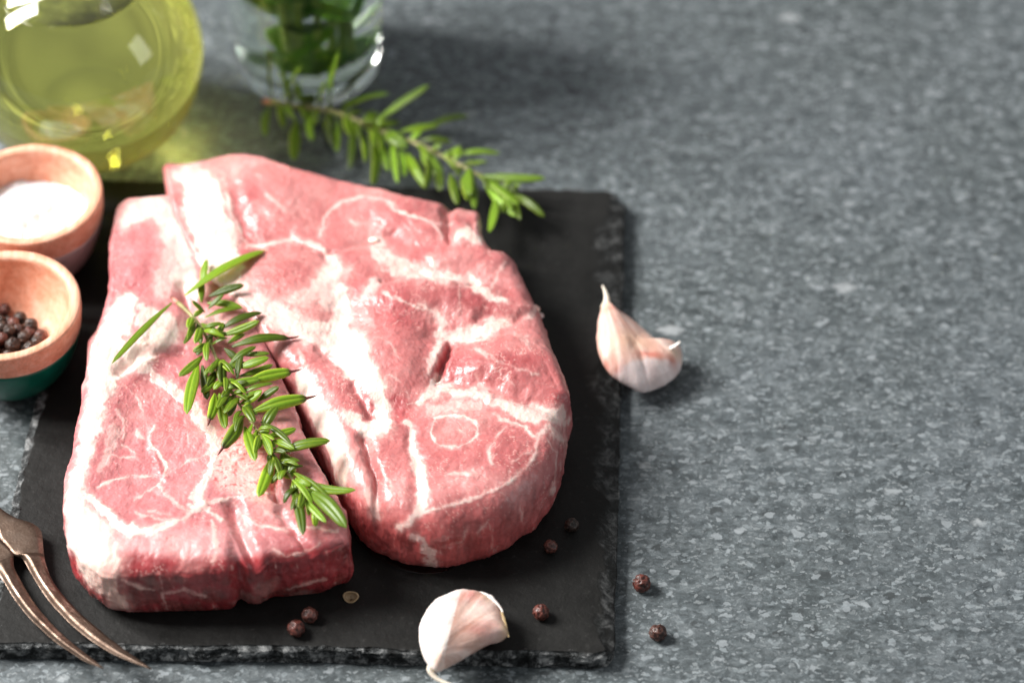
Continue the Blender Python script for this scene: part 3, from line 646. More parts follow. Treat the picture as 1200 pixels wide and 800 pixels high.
# ------------------------------------------------------------------ rosemary
def leaf_mesh(a, b, wid, lift=.12, roll=0., curve=0., brown=0., mat=None, side=0.):
    """a needle leaf from a to b (cm): domed blade with rolled edges and a grooved midrib"""
    a, b = np.array(a, float), np.array(b, float); L = np.linalg.norm(b-a); n = 13; m = 11
    t = np.linspace(0, 1, n); dirv = (b-a)/L
    up = np.array([0, 0, 1.]); sd = np.cross(dirv, up); sd /= max(np.linalg.norm(sd), 1e-6)
    nrm = np.cross(sd, dirv); c_, s_ = math.cos(roll), math.sin(roll)
    sd, nrm = sd*c_+nrm*s_, nrm*c_-sd*s_
    P = a+np.outer(t, b-a)+np.outer(np.sin(t*math.pi)*curve*L, nrm)+np.outer(np.sin(t*math.pi)*side*L, sd)
    prof = np.clip(np.sin(math.pi*np.clip(t*.90+.055, 0, 1)), 0, 1)**.5*(.62+.38*sstep(0, .45, t)); prof[0] = .22; prof[-1] = .06
    s = np.linspace(-1, 1, m)
    hw = wid/2
    zz = .34*(1-np.abs(s)**2.6)-.20*np.exp(-(s/.17)**2)       # domed, sunken midrib
    V = []; rib = []; tip = []
    for i in range(n):
        for j in range(m):
            V.append(P[i]+sd*s[j]*hw*prof[i]+nrm*zz[j]*hw*1.3*prof[i]); rib.append(max(math.exp(-(s[j]/.13)**2)*.30, abs(s[j])**5*.9)); tip.append(brown*sstep(.86, .97, np.array(t[i])))
    k = len(V)
    zb = -.10*(1-np.abs(s)**2)
    for i in range(n):
        for j in range(1, m-1):
            V.append(P[i]+sd*s[j]*hw*.93*prof[i]+nrm*(zb[j])*hw*1.3*prof[i]); rib.append(.95); tip.append(brown*sstep(.86, .97, np.array(t[i])))
    Fc = []
    for i in range(n-1):
        for j in range(m-1): Fc.append((i*m+j, i*m+j+1, (i+1)*m+j+1, (i+1)*m+j))
        idx = lambda i_, j_: i_*m+j_ if j_ in (0, m-1) else k+i_*(m-2)+j_-1
        for j in range(m-1): Fc.append((idx(i, j), idx(i+1, j), idx(i+1, j+1), idx(i, j+1)))
    return mesh('leaf', V, Fc, mat or M_leaf, attr={'rib': rib, 'tip': np.array(tip, float)})

def sprig(name, label, stem_px, stem_z, leaves, seed, stem_r, cat='herb sprig', mat=None, zfun=None, extra=0, scale=36., zmin=None):
    r_ = random.Random(seed)
    SP = np.array([np.r_[unproj(p[0], p[1], z)] for p, z in zip(stem_px, stem_z)])
    origin = SP.mean(0); root = empty(name, (0, 0, 0)); tag(root, label, cat)
    P = resample(SP, 46); tt = np.linspace(0, 1, len(P)); rr = stem_r*(1-.45*tt)*(1+.12*np.sin(tt*60))
    V, Fc = loft(P, rr, rr, 10); link('stem', mesh('stem', V, Fc, M_stem), root)
    e = P[0]-(P[2]-P[0])*.3; V, Fc = loft(np.array([e, P[0], P[1]]), [stem_r*.8, stem_r*1.15, stem_r*1.02], [stem_r*.8, stem_r*1.15, stem_r*1.02], 10)
    link('cut_end', mesh('cut_end', V, Fc, M_stem_pink), root)
    spx = np.asarray(stem_px, float); leaves = list(leaves)
    for k in range(extra):            # the small young leaves that crowd the stem
        i = r_.randrange(1, len(spx)-1); f = r_.random(); a_ = spx[i]*(1-f)+spx[i+1]*f; dv = spx[i+1]-spx[i-1]; an = math.atan2(dv[1], dv[0])+r_.choice((-1, 1))*r_.uniform(.35, 1.5); ln = r_.uniform(13, 27)
        leaves.append(((a_[0], a_[1]), (a_[0]+ln*math.cos(an), a_[1]+ln*math.sin(an)*.9), r_.uniform(6, 10), dict(curve=r_.uniform(.05, .2))))
    for lf in leaves:
        (ax, ay), (bx, by), wpx = lf[0], lf[1], lf[2]; o = lf[3] if len(lf) > 3 else {}
        i = int(np.argmin(np.hypot(spx[:, 0]-ax, spx[:, 1]-ay))); zs = stem_z[i]
        za = o.get('za', zs+r_.uniform(-.05, .12)); zb = o.get('zb', zs+r_.uniform(-.1, .45))
        if zfun is not None: zb = max(zb, zfun(bx, by)+.10); za = max(za, zfun(ax, ay)+.12)
        A = unproj(ax, ay, za); B_ = unproj(bx, by, zb)
        me_ = leaf_mesh(A, B_, wpx/scale*.98, roll=o.get('roll', r_.uniform(-.5, .5)), curve=o.get('curve', r_.uniform(-.02, .10)), side=o.get('side', r_.uniform(-.04, .04)), brown=o.get('brown', 0), mat=o.get('mat', mat))
        lo = link('leaf', me_, root)
        if o.get('brown'): 
            d = (B_-A)/np.linalg.norm(B_-A); Q = np.array([B_-d*.12, B_+d*.05, B_+d*.18, B_+d*.30+np.array([0, 0, .03])])
            V, Fc = loft(Q, [.05, .045, .03, .01], [.05, .04, .03, .01], 6)
            link('dry_tip', mesh('dry_tip', V, Fc, M_drytip), lo); lo['label'] = 'leaf with a dry brown tip'
    return root
M_drytip = mat_simple('dry_leaf_tip', (.12, .03, .025), .6)

b1 = dict(brown=1.)
front_leaves = [
    ((217, 346), (311, 293), 19, dict(curve=.06)), ((238, 337), (242, 304), 10), ((236, 354), (237, 325), 9), ((245, 347), (286, 334), 11), ((243, 355), (284, 361), 10), ((240, 372), (282, 361), 12),
    ((201, 355), (131, 426), 13, dict(curve=.03)), ((228, 378), (216, 403), 10), ((231, 378), (236, 401), 8), ((236, 379), (264, 397), 9), ((258, 386), (307, 366), 13), ((260, 393), (304, 376), 10),
    ((272, 406), (340, 396), 15, b1), ((267, 402), (287, 391), 7), ((242, 410), (248, 393), 8), ((237, 417), (210, 441), 13), ((232, 427), (219, 485), 16), ((237, 428), (243, 468), 11),
    ((278, 443), (284, 410), 10), ((282, 416), (316, 414), 9), ((278, 431), (315, 419), 12), ((280, 441), (320, 427), 9), ((290, 446), (343, 435), 15, b1), ((257, 444), (262, 421), 12),
    ((243, 452), (255, 434), 10), ((262, 456), (305, 444), 13, dict(mat=M_leaf2)), ((278, 470), (307, 457), 9), ((282, 461), (320, 449), 11), ((302, 470), (327, 453), 10), ((252, 445), (236, 460), 9),
    ((261, 423+30), (261, 424), 13), ((252, 461), (245, 493), 12, b1), ((257, 461), (264, 502), 12), ((279, 466), (263, 484), 14), ((284, 489), (260, 526), 15, b1), ((287, 500), (299, 540), 13), ((285, 476), (298, 495), 11),
    ((282, 473), (307, 458), 12), ((307, 505), (325, 476), 13), ((296, 482), (361, 466), 17, b1), ((311, 512), (347, 502), 11), ((306, 494), (341, 520), 9), ((307, 508), (318, 533), 11), ((320, 516), (345, 526), 10),
    ((327, 530), (387, 516), 17, dict(curve=.05)), ((320, 534), (303, 582), 14), ((331, 530), (341, 561), 20), ((320, 532), (331, 560), 10), ((346, 560), (417, 574), 14, dict(curve=-.05, side=.06)),
    ((341, 569), (355, 627), 12), ((344, 553), (391, 590), 12), ((360, 574), (406, 618), 18, dict(mat=M_leaf2)), ((343, 562), (366, 590), 10, dict(mat=M_leaf2)), ((354, 582), (382, 612), 10, dict(mat=M_leaf2)),
    ((247, 402), (226, 412), 9), ((252, 396), (262, 378), 8), ((256, 420), (246, 437), 9), ((268, 428), (300, 406), 9), ((262, 436), (290, 425), 10), ((240, 366), (225, 352), 8), ((244, 362), (262, 345), 9), ((270, 455), (255, 478), 11), ((263, 408), (283, 425), 9)]
front_stem = [(204, 351), (222, 367), (238, 388), (250, 412), (260, 436), (272, 460), (286, 482), (300, 503), (314, 524), (330, 544), (345, 565), (360, 588), (374, 606)]
fz = []
zf = lambda x, y: hit_z(x, y, SLATE+.1)
for i, p in enumerate(front_stem):
    z = 3.25
    for _ in range(4): z = max(zf(*p), 2.6)+.28
    fz.append(z)
fz = np.convolve(np.r_[fz[0], fz, fz[-1]], [.25, .5, .25], 'valid') + .12
sprig('rosemary_sprig', 'fresh rosemary sprig lying across the raw steak with a few brown tipped leaves', front_stem, list(fz), front_leaves, 5, .065, zfun=zf, extra=66)

back_stem = [(312, 119), (334, 123), (359, 126), (392, 132), (425, 145), (447, 154), (484, 167), (513, 180), (543, 196), (568, 209), (594, 226), (606, 236)]
back_z = [.9, .85, .85, .9, .95, 1.0, 1.1, 1.25, 1.4, 1.45, 1.4, 1.35]
lb = dict(mat=M_leaf2)
back_leaves = [
    ((320, 118), (317, 55), 15, dict(za=1.0, zb=3.5)), ((330, 118), (353, 78), 14, dict(za=1.0, zb=2.6)), ((387, 119), (398, 60), 17, dict(za=1.0, zb=3.4, mat=M_leaf2)), ((392, 116), (437, 73), 15, dict(za=1.0, zb=2.7)), ((403, 128), (456, 110), 13, dict(mat=M_leaf2, zb=1.6)), ((440, 143), (503, 100), 17, dict(zb=2.3, mat=M_leaf2)), ((469, 154), (513, 147), 12),
    ((497, 152), (549, 136), 14), ((491, 165), (529, 167), 10), ((453, 154), (476, 174), 20, lb), ((495, 172), (517, 206), 18, lb), ((530, 184), (586, 180), 11, lb), ((566, 206), (639, 209), 11, lb), ((550, 197), (551, 229), 15, lb),
    ((560, 205), (608, 241), 15, lb), ((600, 227), (638, 254), 10), ((568, 216), (605, 254), 10), ((580, 232), (574, 272), 12), ((528, 204), (536, 240), 11), ((541, 207), (548, 235), 9), ((513, 197), (516, 224), 11), ((477, 180), (500, 221), 11),
    ((436, 158), (437, 217), 12), ((447, 160), (455, 201), 11), ((470, 176), (474, 207), 9), ((414, 150), (410, 199), 10), ((420, 150), (428, 190), 9), ((396, 142), (395, 178), 10), ((378, 140), (390, 172), 9), ((348, 140), (344, 188), 14),
    ((316, 124), (311, 160), 10), ((409, 130), (411, 160), 13), ((404, 122), (424, 118), 10, lb), ((327, 122), (332, 150), 11), ((362, 130), (366, 165), 10), ((345, 118), (368, 112), 9), ((459, 160), (466, 215), 9), ((500, 185), (498, 222), 9), ((425, 146), (438, 130), 9), ((520, 186), (540, 172), 9), ((586, 222), (600, 250), 9), ((372, 122), (382, 96), 11, dict(za=1.0, zb=2.1)), ((355, 122), (345, 95), 10, dict(za=1.0, zb=2.0)), ((338, 120), (330, 84), 11, dict(za=1., zb=2.4)), ((480, 168), (498, 150), 9), ((556, 210), (556, 245), 9)]
sprig('rosemary_sprig', 'blurred rosemary sprig lying on the table behind the steaks, its tip over the slate edge', back_stem, back_z, [(l if len(l) > 3 else (*l, dict(mat=random.Random(i).choice((M_leaf, M_leaf2))))) for i, l in enumerate(back_leaves)], 9, .10, zfun=lambda x, y: .12, scale=32., extra=46)

# ------------------------------------------------------------------ garlic cloves
def clove(name, px, zfn, thick_up, thick_dn, ridge, colfn, seed, label, tail, tailr, extra=None):
    P = catmull(np.asarray(px, float), 260)
    W = np.array([unproj(p[0], p[1], zfn(p[0], p[1])) for p in P])
    if (W[:, 0]*np.roll(W[:, 1], -1)-np.roll(W[:, 0], -1)*W[:, 1]).sum() < 0: W = W[::-1]; P = P[::-1]
    c = W.mean(0); cp = P.mean(0); rows = []; Q = []
    nr = 46
    for i in range(nr):
        f = math.sin(math.pi/2*max(i/(nr-1), .004)); rows.append(c+(W-c)*f); Q.append(cp+(P-cp)*f)
    up = np.concatenate(rows); q = np.concatenate(Q); fr = np.repeat([math.sin(math.pi/2*max(i/(nr-1), .004)) for i in range(nr)], len(P))
    prof = np.clip(1-fr**2.3, 0, 1)**.52
    rd = capsule(q, [(a, b, 0) for a, b in ridge])
    hu = thick_up*prof*(.80+.28*np.exp(-(rd/16)**2))
    up_v = up.copy(); up_v[:, 2] += hu
    lo_rows = [up_v]; dn = []
    for i in range(nr-2, -1, -1):
        f = math.sin(math.pi/2*max(i/(nr-1), .004)); seg = c+(W-c)*f; seg = seg.copy(); seg[:, 2] -= thick_dn*(1-f**2.3)**.52; dn.append(seg); q = np.vstack([q, cp+(P-cp)*f])
    V = np.vstack([up_v]+dn); Fc = grid_faces(nr*2-1, len(P))
    Nn = vnormals(V, Fc)
    if Nn[:len(P)*5, 2].mean() < 0: Nn = -Nn; Fc = Fc[:, ::-1]
    ax, ay = tail[0]; ang = np.arctan2(q[:, 1]-ay, q[:, 0]-ax)
    st = fbm(np.c_[ang*6, np.hypot(q[:, 0]-ax, q[:, 1]-ay)*.012, np.zeros(len(q))], .5, 4, seed)
    V = V+Nn*(.018*st+.02*fbm(V, .5, 3, seed+2))[:, None]
    V[:, 2] = np.maximum(V[:, 2], .03)
    col = colfn(V, q, st, seed)
    root = empty(name, (0, 0, 0)); tag(root, label, 'garlic clove')
    link('clove_body', mesh('clove_body', V, Fc, M_garlic, col=np.clip(col, 0, 1)), root)
    TP = resample([unproj(x, y, z) for (x, y), z in zip(tail, tailr[1])], 26); s = np.linspace(0, 1, 26)
    rr = lerp(tailr[0], .035, s**.6)
    V2, F2 = loft(TP, rr, rr*.6, 10); V2 = np.asarray(V2)+.01*fbm(np.asarray(V2), .2, 2, seed)[:, None]
    link('dry_tail', mesh('dry_tail', V2, F2, M_garlic, col=np.tile((.82, .70, .58), (len(V2), 1))), root)
    if extra:
        for ex, rad, colr in extra:
            TP = resample([unproj(x, y, z) for (x, y, z) in ex], 20); s = np.linspace(0, 1, 20)
            V2, F2 = loft(TP, rad*(1-s*.75), np.full(20, .02), 8); V2 = np.asarray(V2)
            V2 = V2+.02*fbm(V2, .25, 2, seed+9)[:, None]
            link('skin_flap', mesh('skin_flap', V2, F2, M_garlic, col=np.tile(colr, (len(V2), 1))), root)
    return root
def col_front(V, q, st, seed):
    line = capsule(q, [(509, 778, 0), (517, 752, 0), (524, 728, 0), (534, 706, 0), (552, 694, 0)])
    sidev = (q[:, 0]-512)*.93+(q[:, 1]-740)*.25-18
    d = np.where(sidev < 0, -line, line)+6*st
    white = np.array([.88, .80, .76]); pk = np.array([.64, .37, .29]); red = np.array([.52, .15, .13]); tan = np.array([.66, .46, .28])
    c = lerp(white, lerp(pk, white, (.35+.5*st)[:, None]), sstep(-6, 8, d)[:, None])
    for (u, v, rx, ry, col, am) in ((552, 708, 16, 9, red, .65), (533, 716, 9, 5, red, .45), (572, 706, 10, 7, tan, .5), (560, 747, 18, 6, red, .6), (575, 740, 16, 5, np.array([.5, .22, .2]), .5), (585, 722, 8, 12, pk, .5), (592, 740, 5, 8, tan, .8), (514, 778, 8, 7, np.array([.62, .33, .2]), .5)):
        e = np.exp(-(((q[:, 0]-u)/rx)**2+((q[:, 1]-v)/ry)**2)*1.0)[:, None]; c = lerp(c, col, e*am*(1+.5*st[:, None]))
    return c*(1+.22*st[:, None])
clove('garlic_clove', [(491, 740), (496, 722), (509, 705), (525, 697), (544, 693), (562, 696), (577, 703), (586, 713), (590, 728), (595, 743), (578, 749), (557, 761), (538, 772), (520, 781), (510, 784), (500, 775), (493, 758)],
      lambda x, y: SLATE+.62, .62, .60, [(509, 778), (517, 752), (526, 725), (540, 704), (560, 697)], col_front, 31,
      'unpeeled garlic clove with white and pinkish skin on the front edge of the slate', [(507, 777), (504, 784), (509, 792), (518, 798), (530, 802)], (.14, [1.25, 1.15, 1.05, 1.0, 1.0]),
      extra=[([(560, 694, 1.5), (576, 700, 1.55), (587, 712, 1.5), (589, 717, 1.5)], .10, (.85, .74, .68)), ([(587, 716, 1.4), (592, 731, 1.35), (596, 746, 1.3)], .07, (.72, .48, .25))])
def col_back(V, q, st, seed):
    white = np.array([.84, .66, .60]); pk = np.array([.76, .42, .34]); red = np.array([.66, .20, .15]); peach = np.array([.80, .50, .34])
    c = lerp(pk, white, np.clip(.45+.9*st, 0, 1)[:, None]); low = (q[:, 1]-(437+(q[:, 0]-728)*-.12)+3*st)
    c = lerp(c, np.array([.80, .70, .70]), sstep(0, 4, low)[:, None]*.85)
    for (u, v, rx, ry, col, am) in ((716, 372, 12, 4, red, .6), (740, 415, 26, 14, peach, .65), (762, 430, 16, 3.5, red, .9), (712, 430, 7, 7, red, .6), (724, 440, 8, 4, red, .4), (788, 432, 5, 6, red, .6), (790, 422, 8, 6, np.array([.7, .5, .35]), .7), (708, 360, 5, 10, np.array([.8, .6, .38]), .7), (765, 447, 7, 8, np.array([.62, .46, .45]), .5), (700, 405, 3, 20, pk, .5)):
        e = np.exp(-(((q[:, 0]-u)/rx)**2+((q[:, 1]-v)/ry)**2))[:, None]; c = lerp(c, col, e*am)
    return c*(1+.15*st[:, None])
def zb_(x, y): return lerp(1.45, .62, float(np.clip((x-700)/60, 0, 1)))
clove('garlic_clove', [(707, 354), (714, 360), (724, 366), (740, 377), (758, 392), (774, 406), (786, 408), (797, 408), (799, 425), (793, 439), (777, 451), (756, 458), (738, 452), (716, 438), (703, 418), (699, 396), (702, 372)],
      zb_, .68, .52, [(704, 365), (715, 400), (735, 430), (760, 440), (790, 430)], col_back, 57,
      'pink unpeeled garlic clove leaning on the right edge of the slate board', [(709, 360), (711, 352), (710, 344), (706, 334)], (.17, [1.5, 1.6, 1.7, 1.8]),
      extra=[([(772, 411, .95), (784, 408, 1.15), (792, 404, 1.35), (797, 400, 1.5)], .16, (.88, .80, .74)), ([(745, 424, 1.35), (760, 424, 1.25), (776, 418, 1.15)], .12, (.9, .84, .8))])

# ------------------------------------------------------------------ peppercorns
def pepper_mesh(seed, colr, n=4):
    import bmesh
    bm = bmesh.new(); bmesh.ops.create_icosphere(bm, subdivisions=n, radius=1)
    V = np.array([v.co[:] for v in bm.verts]); Fc = [tuple(v.index for v in f.verts) for f in bm.faces]; bm.free()
    r1 = 1-np.abs(fbm(V+seed, .42, 2, seed))*2.4; ridge = np.clip(r1, -1, 1)
    Vn = V*(1+.20*ridge+.06*fbm(V, .25, 2, seed+5))[:, None]
    c = lerp(np.array(colr)*.35, np.array(colr)*1.5, sstep(.3, 1.0, ridge)[:, None])
    c = lerp(c, np.array([.30, .17, .12]), (sstep(.3, .8, fbm(V, .8, 2, seed+8))*.4)[:, None])
    return mesh('peppercorn', Vn, Fc, M_pepper, col=c)
M_pepper = mat_attr('peppercorn_skin', .42, nscale=1800, bumpd=.0002, coat=.1)
red, dark = (.105, .028, .020), (.045, .026, .020)
PM = [pepper_mesh(i, c) for i, c in enumerate([red, dark, (.075, .03, .022), dark, (.13, .045, .035), dark])]
def put_pepper(px, z0, r, i, label, group=None, at=None):
    P = unproj(px[0], px[1], z0+r) if at is None else np.array(at)
    o = link('peppercorn', PM[i]); o.location = Vector(P*S); o.scale = (r,)*3; o.rotation_euler = (random.uniform(0, 6), random.uniform(0, 6), random.uniform(0, 6))
    return tag(o, label, 'peppercorn', group)
G = 'peppercorns scattered on the slate and table'
put_pepper((363, 720), SLATE, .215, 4, 'reddish peppercorn, the right one of a touching pair in front of the steak', G)
put_pepper((347, 736), SLATE, .23, 0, 'dark red peppercorn, the left one of a touching pair in front of the steak', G)
put_pepper((634, 717), SLATE, .215, 0, 'dark peppercorn on the slate to the right of the front garlic clove', G)
put_pepper((645, 640), SLATE, .19, 4, 'small reddish peppercorn on the slate just right of the large steak', G)
put_pepper((670, 615), SLATE, .20, 1, 'blackish peppercorn on the slate near its right edge, behind the small reddish one', G)
put_pepper((752, 683), 0, .245, 0, 'wrinkled brown peppercorn on the table, the further one beside the slate corner', G)
put_pepper((771, 741), 0, .235, 2, 'wrinkled brown peppercorn on the table, the nearer one beside the slate corner', G)
# the broken one, half a shell
def half_pepper():
    root = empty('broken_peppercorn', unproj(411, 699, SLATE+.12))
    n, m = 9, 18; V = []
    for k, rr in ((0, .24), (1, .19)):
        for i in range(n):
            a = math.pi/2*i/(n-1)*.95
            for j in range(m):
                b_ = 2*math.pi*j/m; w_ = 1+.08*math.sin(b_*3+i)
                V.append((rr*math.cos(a)*math.cos(b_)*w_, rr*math.cos(a)*math.sin(b_)*w_*.75, -rr*math.sin(a)*.6))
    V = np.array(V); F1 = grid_faces(n, m); F2 = F1[:, ::-1]+n*m
    rim = np.array([(j, (j+1) % m, n*m+(j+1) % m, n*m+j) for j in range(m)])
    V2 = V@np.array(Matrix.Rotation(.7, 3, 'X')).T
    c = np.r_[np.tile((.16, .09, .05), (n*m, 1)), np.tile((.30, .20, .11), (n*m, 1))]; c[:m] = (.5, .36, .2)
    V2[:, 2] = np.maximum(V2[:, 2], -.115)
    link('shell', mesh('shell', V2, np.vstack([F1, F2, rim]), M_pepper, col=c), root)
    tag(root, 'broken half peppercorn with a pale inside, at the right corner of the left steak', 'peppercorn', G)
half_pepper()

# ------------------------------------------------------------------ lathe things
def lathe(prof, n=96, close=False):
    prof = np.asarray(prof, float); a = np.linspace(0, 2*math.pi, n, endpoint=False)
    V = np.stack([prof[:, 0][:, None]*np.cos(a), prof[:, 0][:, None]*np.sin(a), np.repeat(prof[:, 1][:, None], n, 1)], -1).reshape(-1, 3)
    return V, grid_faces(len(prof), n)[:, ::-1]
def bowl(name, px, zr, r, h, paint, label, seed):
    c = unproj(px[0], px[1], zr); root = empty(name, (c[0], c[1], 0)); tag(root, label, 'bowl', 'small wooden pinch bowls at the left')
    top = zr; zpaint = top-.95; H0 = top
    def rout(z): t = np.clip(z/top, 0, 1); return r*np.sqrt(1-(1-t)**2*.89)
    zo = np.linspace(zpaint, top-.12, 12)
    outer = [(rout(z), z) for z in zo]; rim = [(r*1.0, top-.05), (r-.05, top-.005), (r-.16, top), (r-.28, top-.02), (r-.36, top-.10)]
    ri = r-.36; inner = [(ri*math.cos(a), top-.1-(min(2.2, top-.1-.55))*math.sin(a)) for a in np.linspace(.06, math.pi/2, 26)]; inner[-1] = (.005, inner[-1][1])
    V, Fc = lathe([outer[0]]+outer+rim+inner, 128); V = V+.012*fbm(V, 1.2, 3, seed)[:, None]
    link('wooden_bowl_body', mesh('wooden_bowl_body', V, Fc, M_wood), root)
    zz = np.linspace(.10, zpaint, 16); low = [(.005, .02), (rout(0)*.9, .02), (rout(0)*.98, .05)]+[(rout(z)+.004, z) for z in zz]+[(rout(zpaint)-.03, zpaint+.005)]
    V, Fc = lathe(low, 128); link('painted_base', mesh('painted_base', V, Fc, paint), root)
    return root, c, top, ri
salt_b, cs_, tops, ris = bowl('wooden_bowl', (35, 226), 3.6, 2.38, 3.6, M_whitepaint, 'small wooden bowl filled with white salt, the further one at the left', 1)
pep_b, cp_, topp, rip = bowl('wooden_bowl', (4, 356), 3.5, 2.44, 3.5, M_teal, 'small wooden bowl with teal painted base holding black peppercorns', 2)
# salt: a heap of grains
def salt():
    n, m = 90, 160; rr = 1.98; V = []
    for i in range(n):
        f = max(i/(n-1), .002)
        for j in range(m): V.append((f*rr*math.cos(2*math.pi*j/m), f*rr*math.sin(2*math.pi*j/m), 0))
    V = np.array(V); rad = np.hypot(V[:, 0], V[:, 1])/rr
    z = tops-1.25+.8*np.exp(-((V[:, 0]+.5)**2+(V[:, 1]+.1)**2)/1.6)+.14*fbm(V, .8, 3, 4)+.05*fbm(V, .16, 3, 6, .7)
    V[:, 2] = z; V[:, :2] *= 1
    lim = np.hypot(V[:, 0], V[:, 1]); o = link('salt_heap', mesh('salt_heap', V, grid_faces(n, m)[:, ::-1], M_salt)); o.location = (cs_[0]*S, cs_[1]*S, 0)
    tag(o, 'heap of white salt in the further wooden bowl', 'salt', kind='stuff')
    import bmesh
    bm = bmesh.new(); r_ = random.Random(3)
    for k in range(900):
        a = r_.uniform(0, 6.283); f = math.sqrt(r_.random())*1.85; i = int(np.argmin((V[:, 0]-f*math.cos(a))**2+(V[:, 1]-f*math.sin(a))**2)) if k % 1 == 0 else 0
        s = r_.uniform(.025, .06)
        M_ = Matrix.Translation(Vector(V[i]*S)) @ Matrix.Rotation(r_.uniform(0, 6), 4, Vector((r_.random(), r_.random(), r_.random()+.01))) @ Matrix.Diagonal((s*S, s*S*r_.uniform(.6, 1), s*S, 1))
        bmesh.ops.create_cube(bm, size=1, matrix=M_)
    me_ = bpy.data.meshes.new('salt_grains'); bm.to_mesh(me_); bm.free(); me_.materials.append(M_salt)
    g = link('salt_grains', me_, o); g['kind'] = 'stuff'
salt()
# peppercorns in the bowl: settle spheres
def fill_pepper():
    r_ = random.Random(12); placed = []
    lab = 'black peppercorn in the pile inside the teal based wooden bowl'
    R0 = rip; zb0 = topp-2.3
    def floor(x, y, r):
        d = math.hypot(x, y)/R0; 
        return (topp-.1)-(topp-.1-zb0)*math.sqrt(max(0, 1-d*d))
    for k in range(1400):
        r = r_.uniform(.165, .22); a = r_.uniform(0, 6.283); f = 1.32*math.sqrt(r_.random()); x, y = f*math.cos(a)-.25, f*math.sin(a)-.1
        z = floor(x, y, r)+r*1.1
        for (X, Y, Z, Rr) in placed:
            d2 = (x-X)**2+(y-Y)**2; s = (r+Rr)*.93
            if d2 < s*s: z = max(z, Z+math.sqrt(s*s-d2))
        lim = topp-1.0-.25*math.hypot(x+.25, y+.1)
        if z+r < lim: placed.append((x, y, z, r))
    vis = [p for p in placed]
    for (x, y, z, r) in vis:
        put_pepper(None, 0, r, r_.choice([1, 3, 5, 2, 0, 1, 3, 4]), lab, 'black peppercorns piled in the bowl', at=(cp_[0]+x, cp_[1]+y, z))
    print('pepper pile', len(vis))
fill_pepper()

# --- oil carafe
def carafe():
    R = 4.18; zc = 4.06; c = unproj(96, 62, zc); root = empty('glass_carafe', (c[0], c[1], 0)); tag(root, 'round bellied clear glass carafe of golden olive oil behind the bowls', 'carafe')
    a0 = math.asin(-(zc-.02)/R); a1 = math.asin(3.82/R)
    sph = lambda rad, a: (rad*math.cos(a), zc+rad*math.sin(a))
    out = [(.005, .0), (R*math.cos(a0)*.8, .0)]+[sph(R, a) for a in np.linspace(a0+.012, a1, 50)]
    r1, z1 = out[-1]; out += [(r1-.25, z1+.35), (r1-.40, z1+.9), (r1-.42, z1+2.2), (r1-.3, z1+3.4), (r1+.1, z1+4.2), (r1+.12, z1+4.28), (r1+.02, z1+4.30)]
    Ri = R-.09; ai = math.asin(-(zc-.13)/Ri); a1i = math.asin(3.75/Ri)
    inn = [(r1-.1, z1+4.22), (r1-.47, z1+3.4), (r1-.58, z1+2.2), (r1-.56, z1+.9), (r1-.42, z1+.4)]+[sph(Ri, a) for a in np.linspace(a1i, ai, 50)]+[(.005, .12)]
    V, Fc = lathe(out+inn, 144); link('glass_wall', mesh('glass_wall', V, Fc, M_glass), root)
    Ro = Ri+.012; zl = zc+3.3; al = math.asin(3.3/Ro)
    oil = [(.005, .11)]+[sph(Ro, a) for a in np.linspace(ai+.0, al, 60)]+[(Ro*math.cos(al)-.06, zl-.02), (Ro*math.cos(al)-.25, zl-.035), (.005, zl-.04)]
    V, Fc = lathe(oil, 144); o = link('olive_oil', mesh('olive_oil', V, Fc, M_oil)); o.location = (c[0]*S, c[1]*S, 0)
    tag(o, 'greenish golden olive oil filling the round glass carafe', 'olive oil')
carafe()

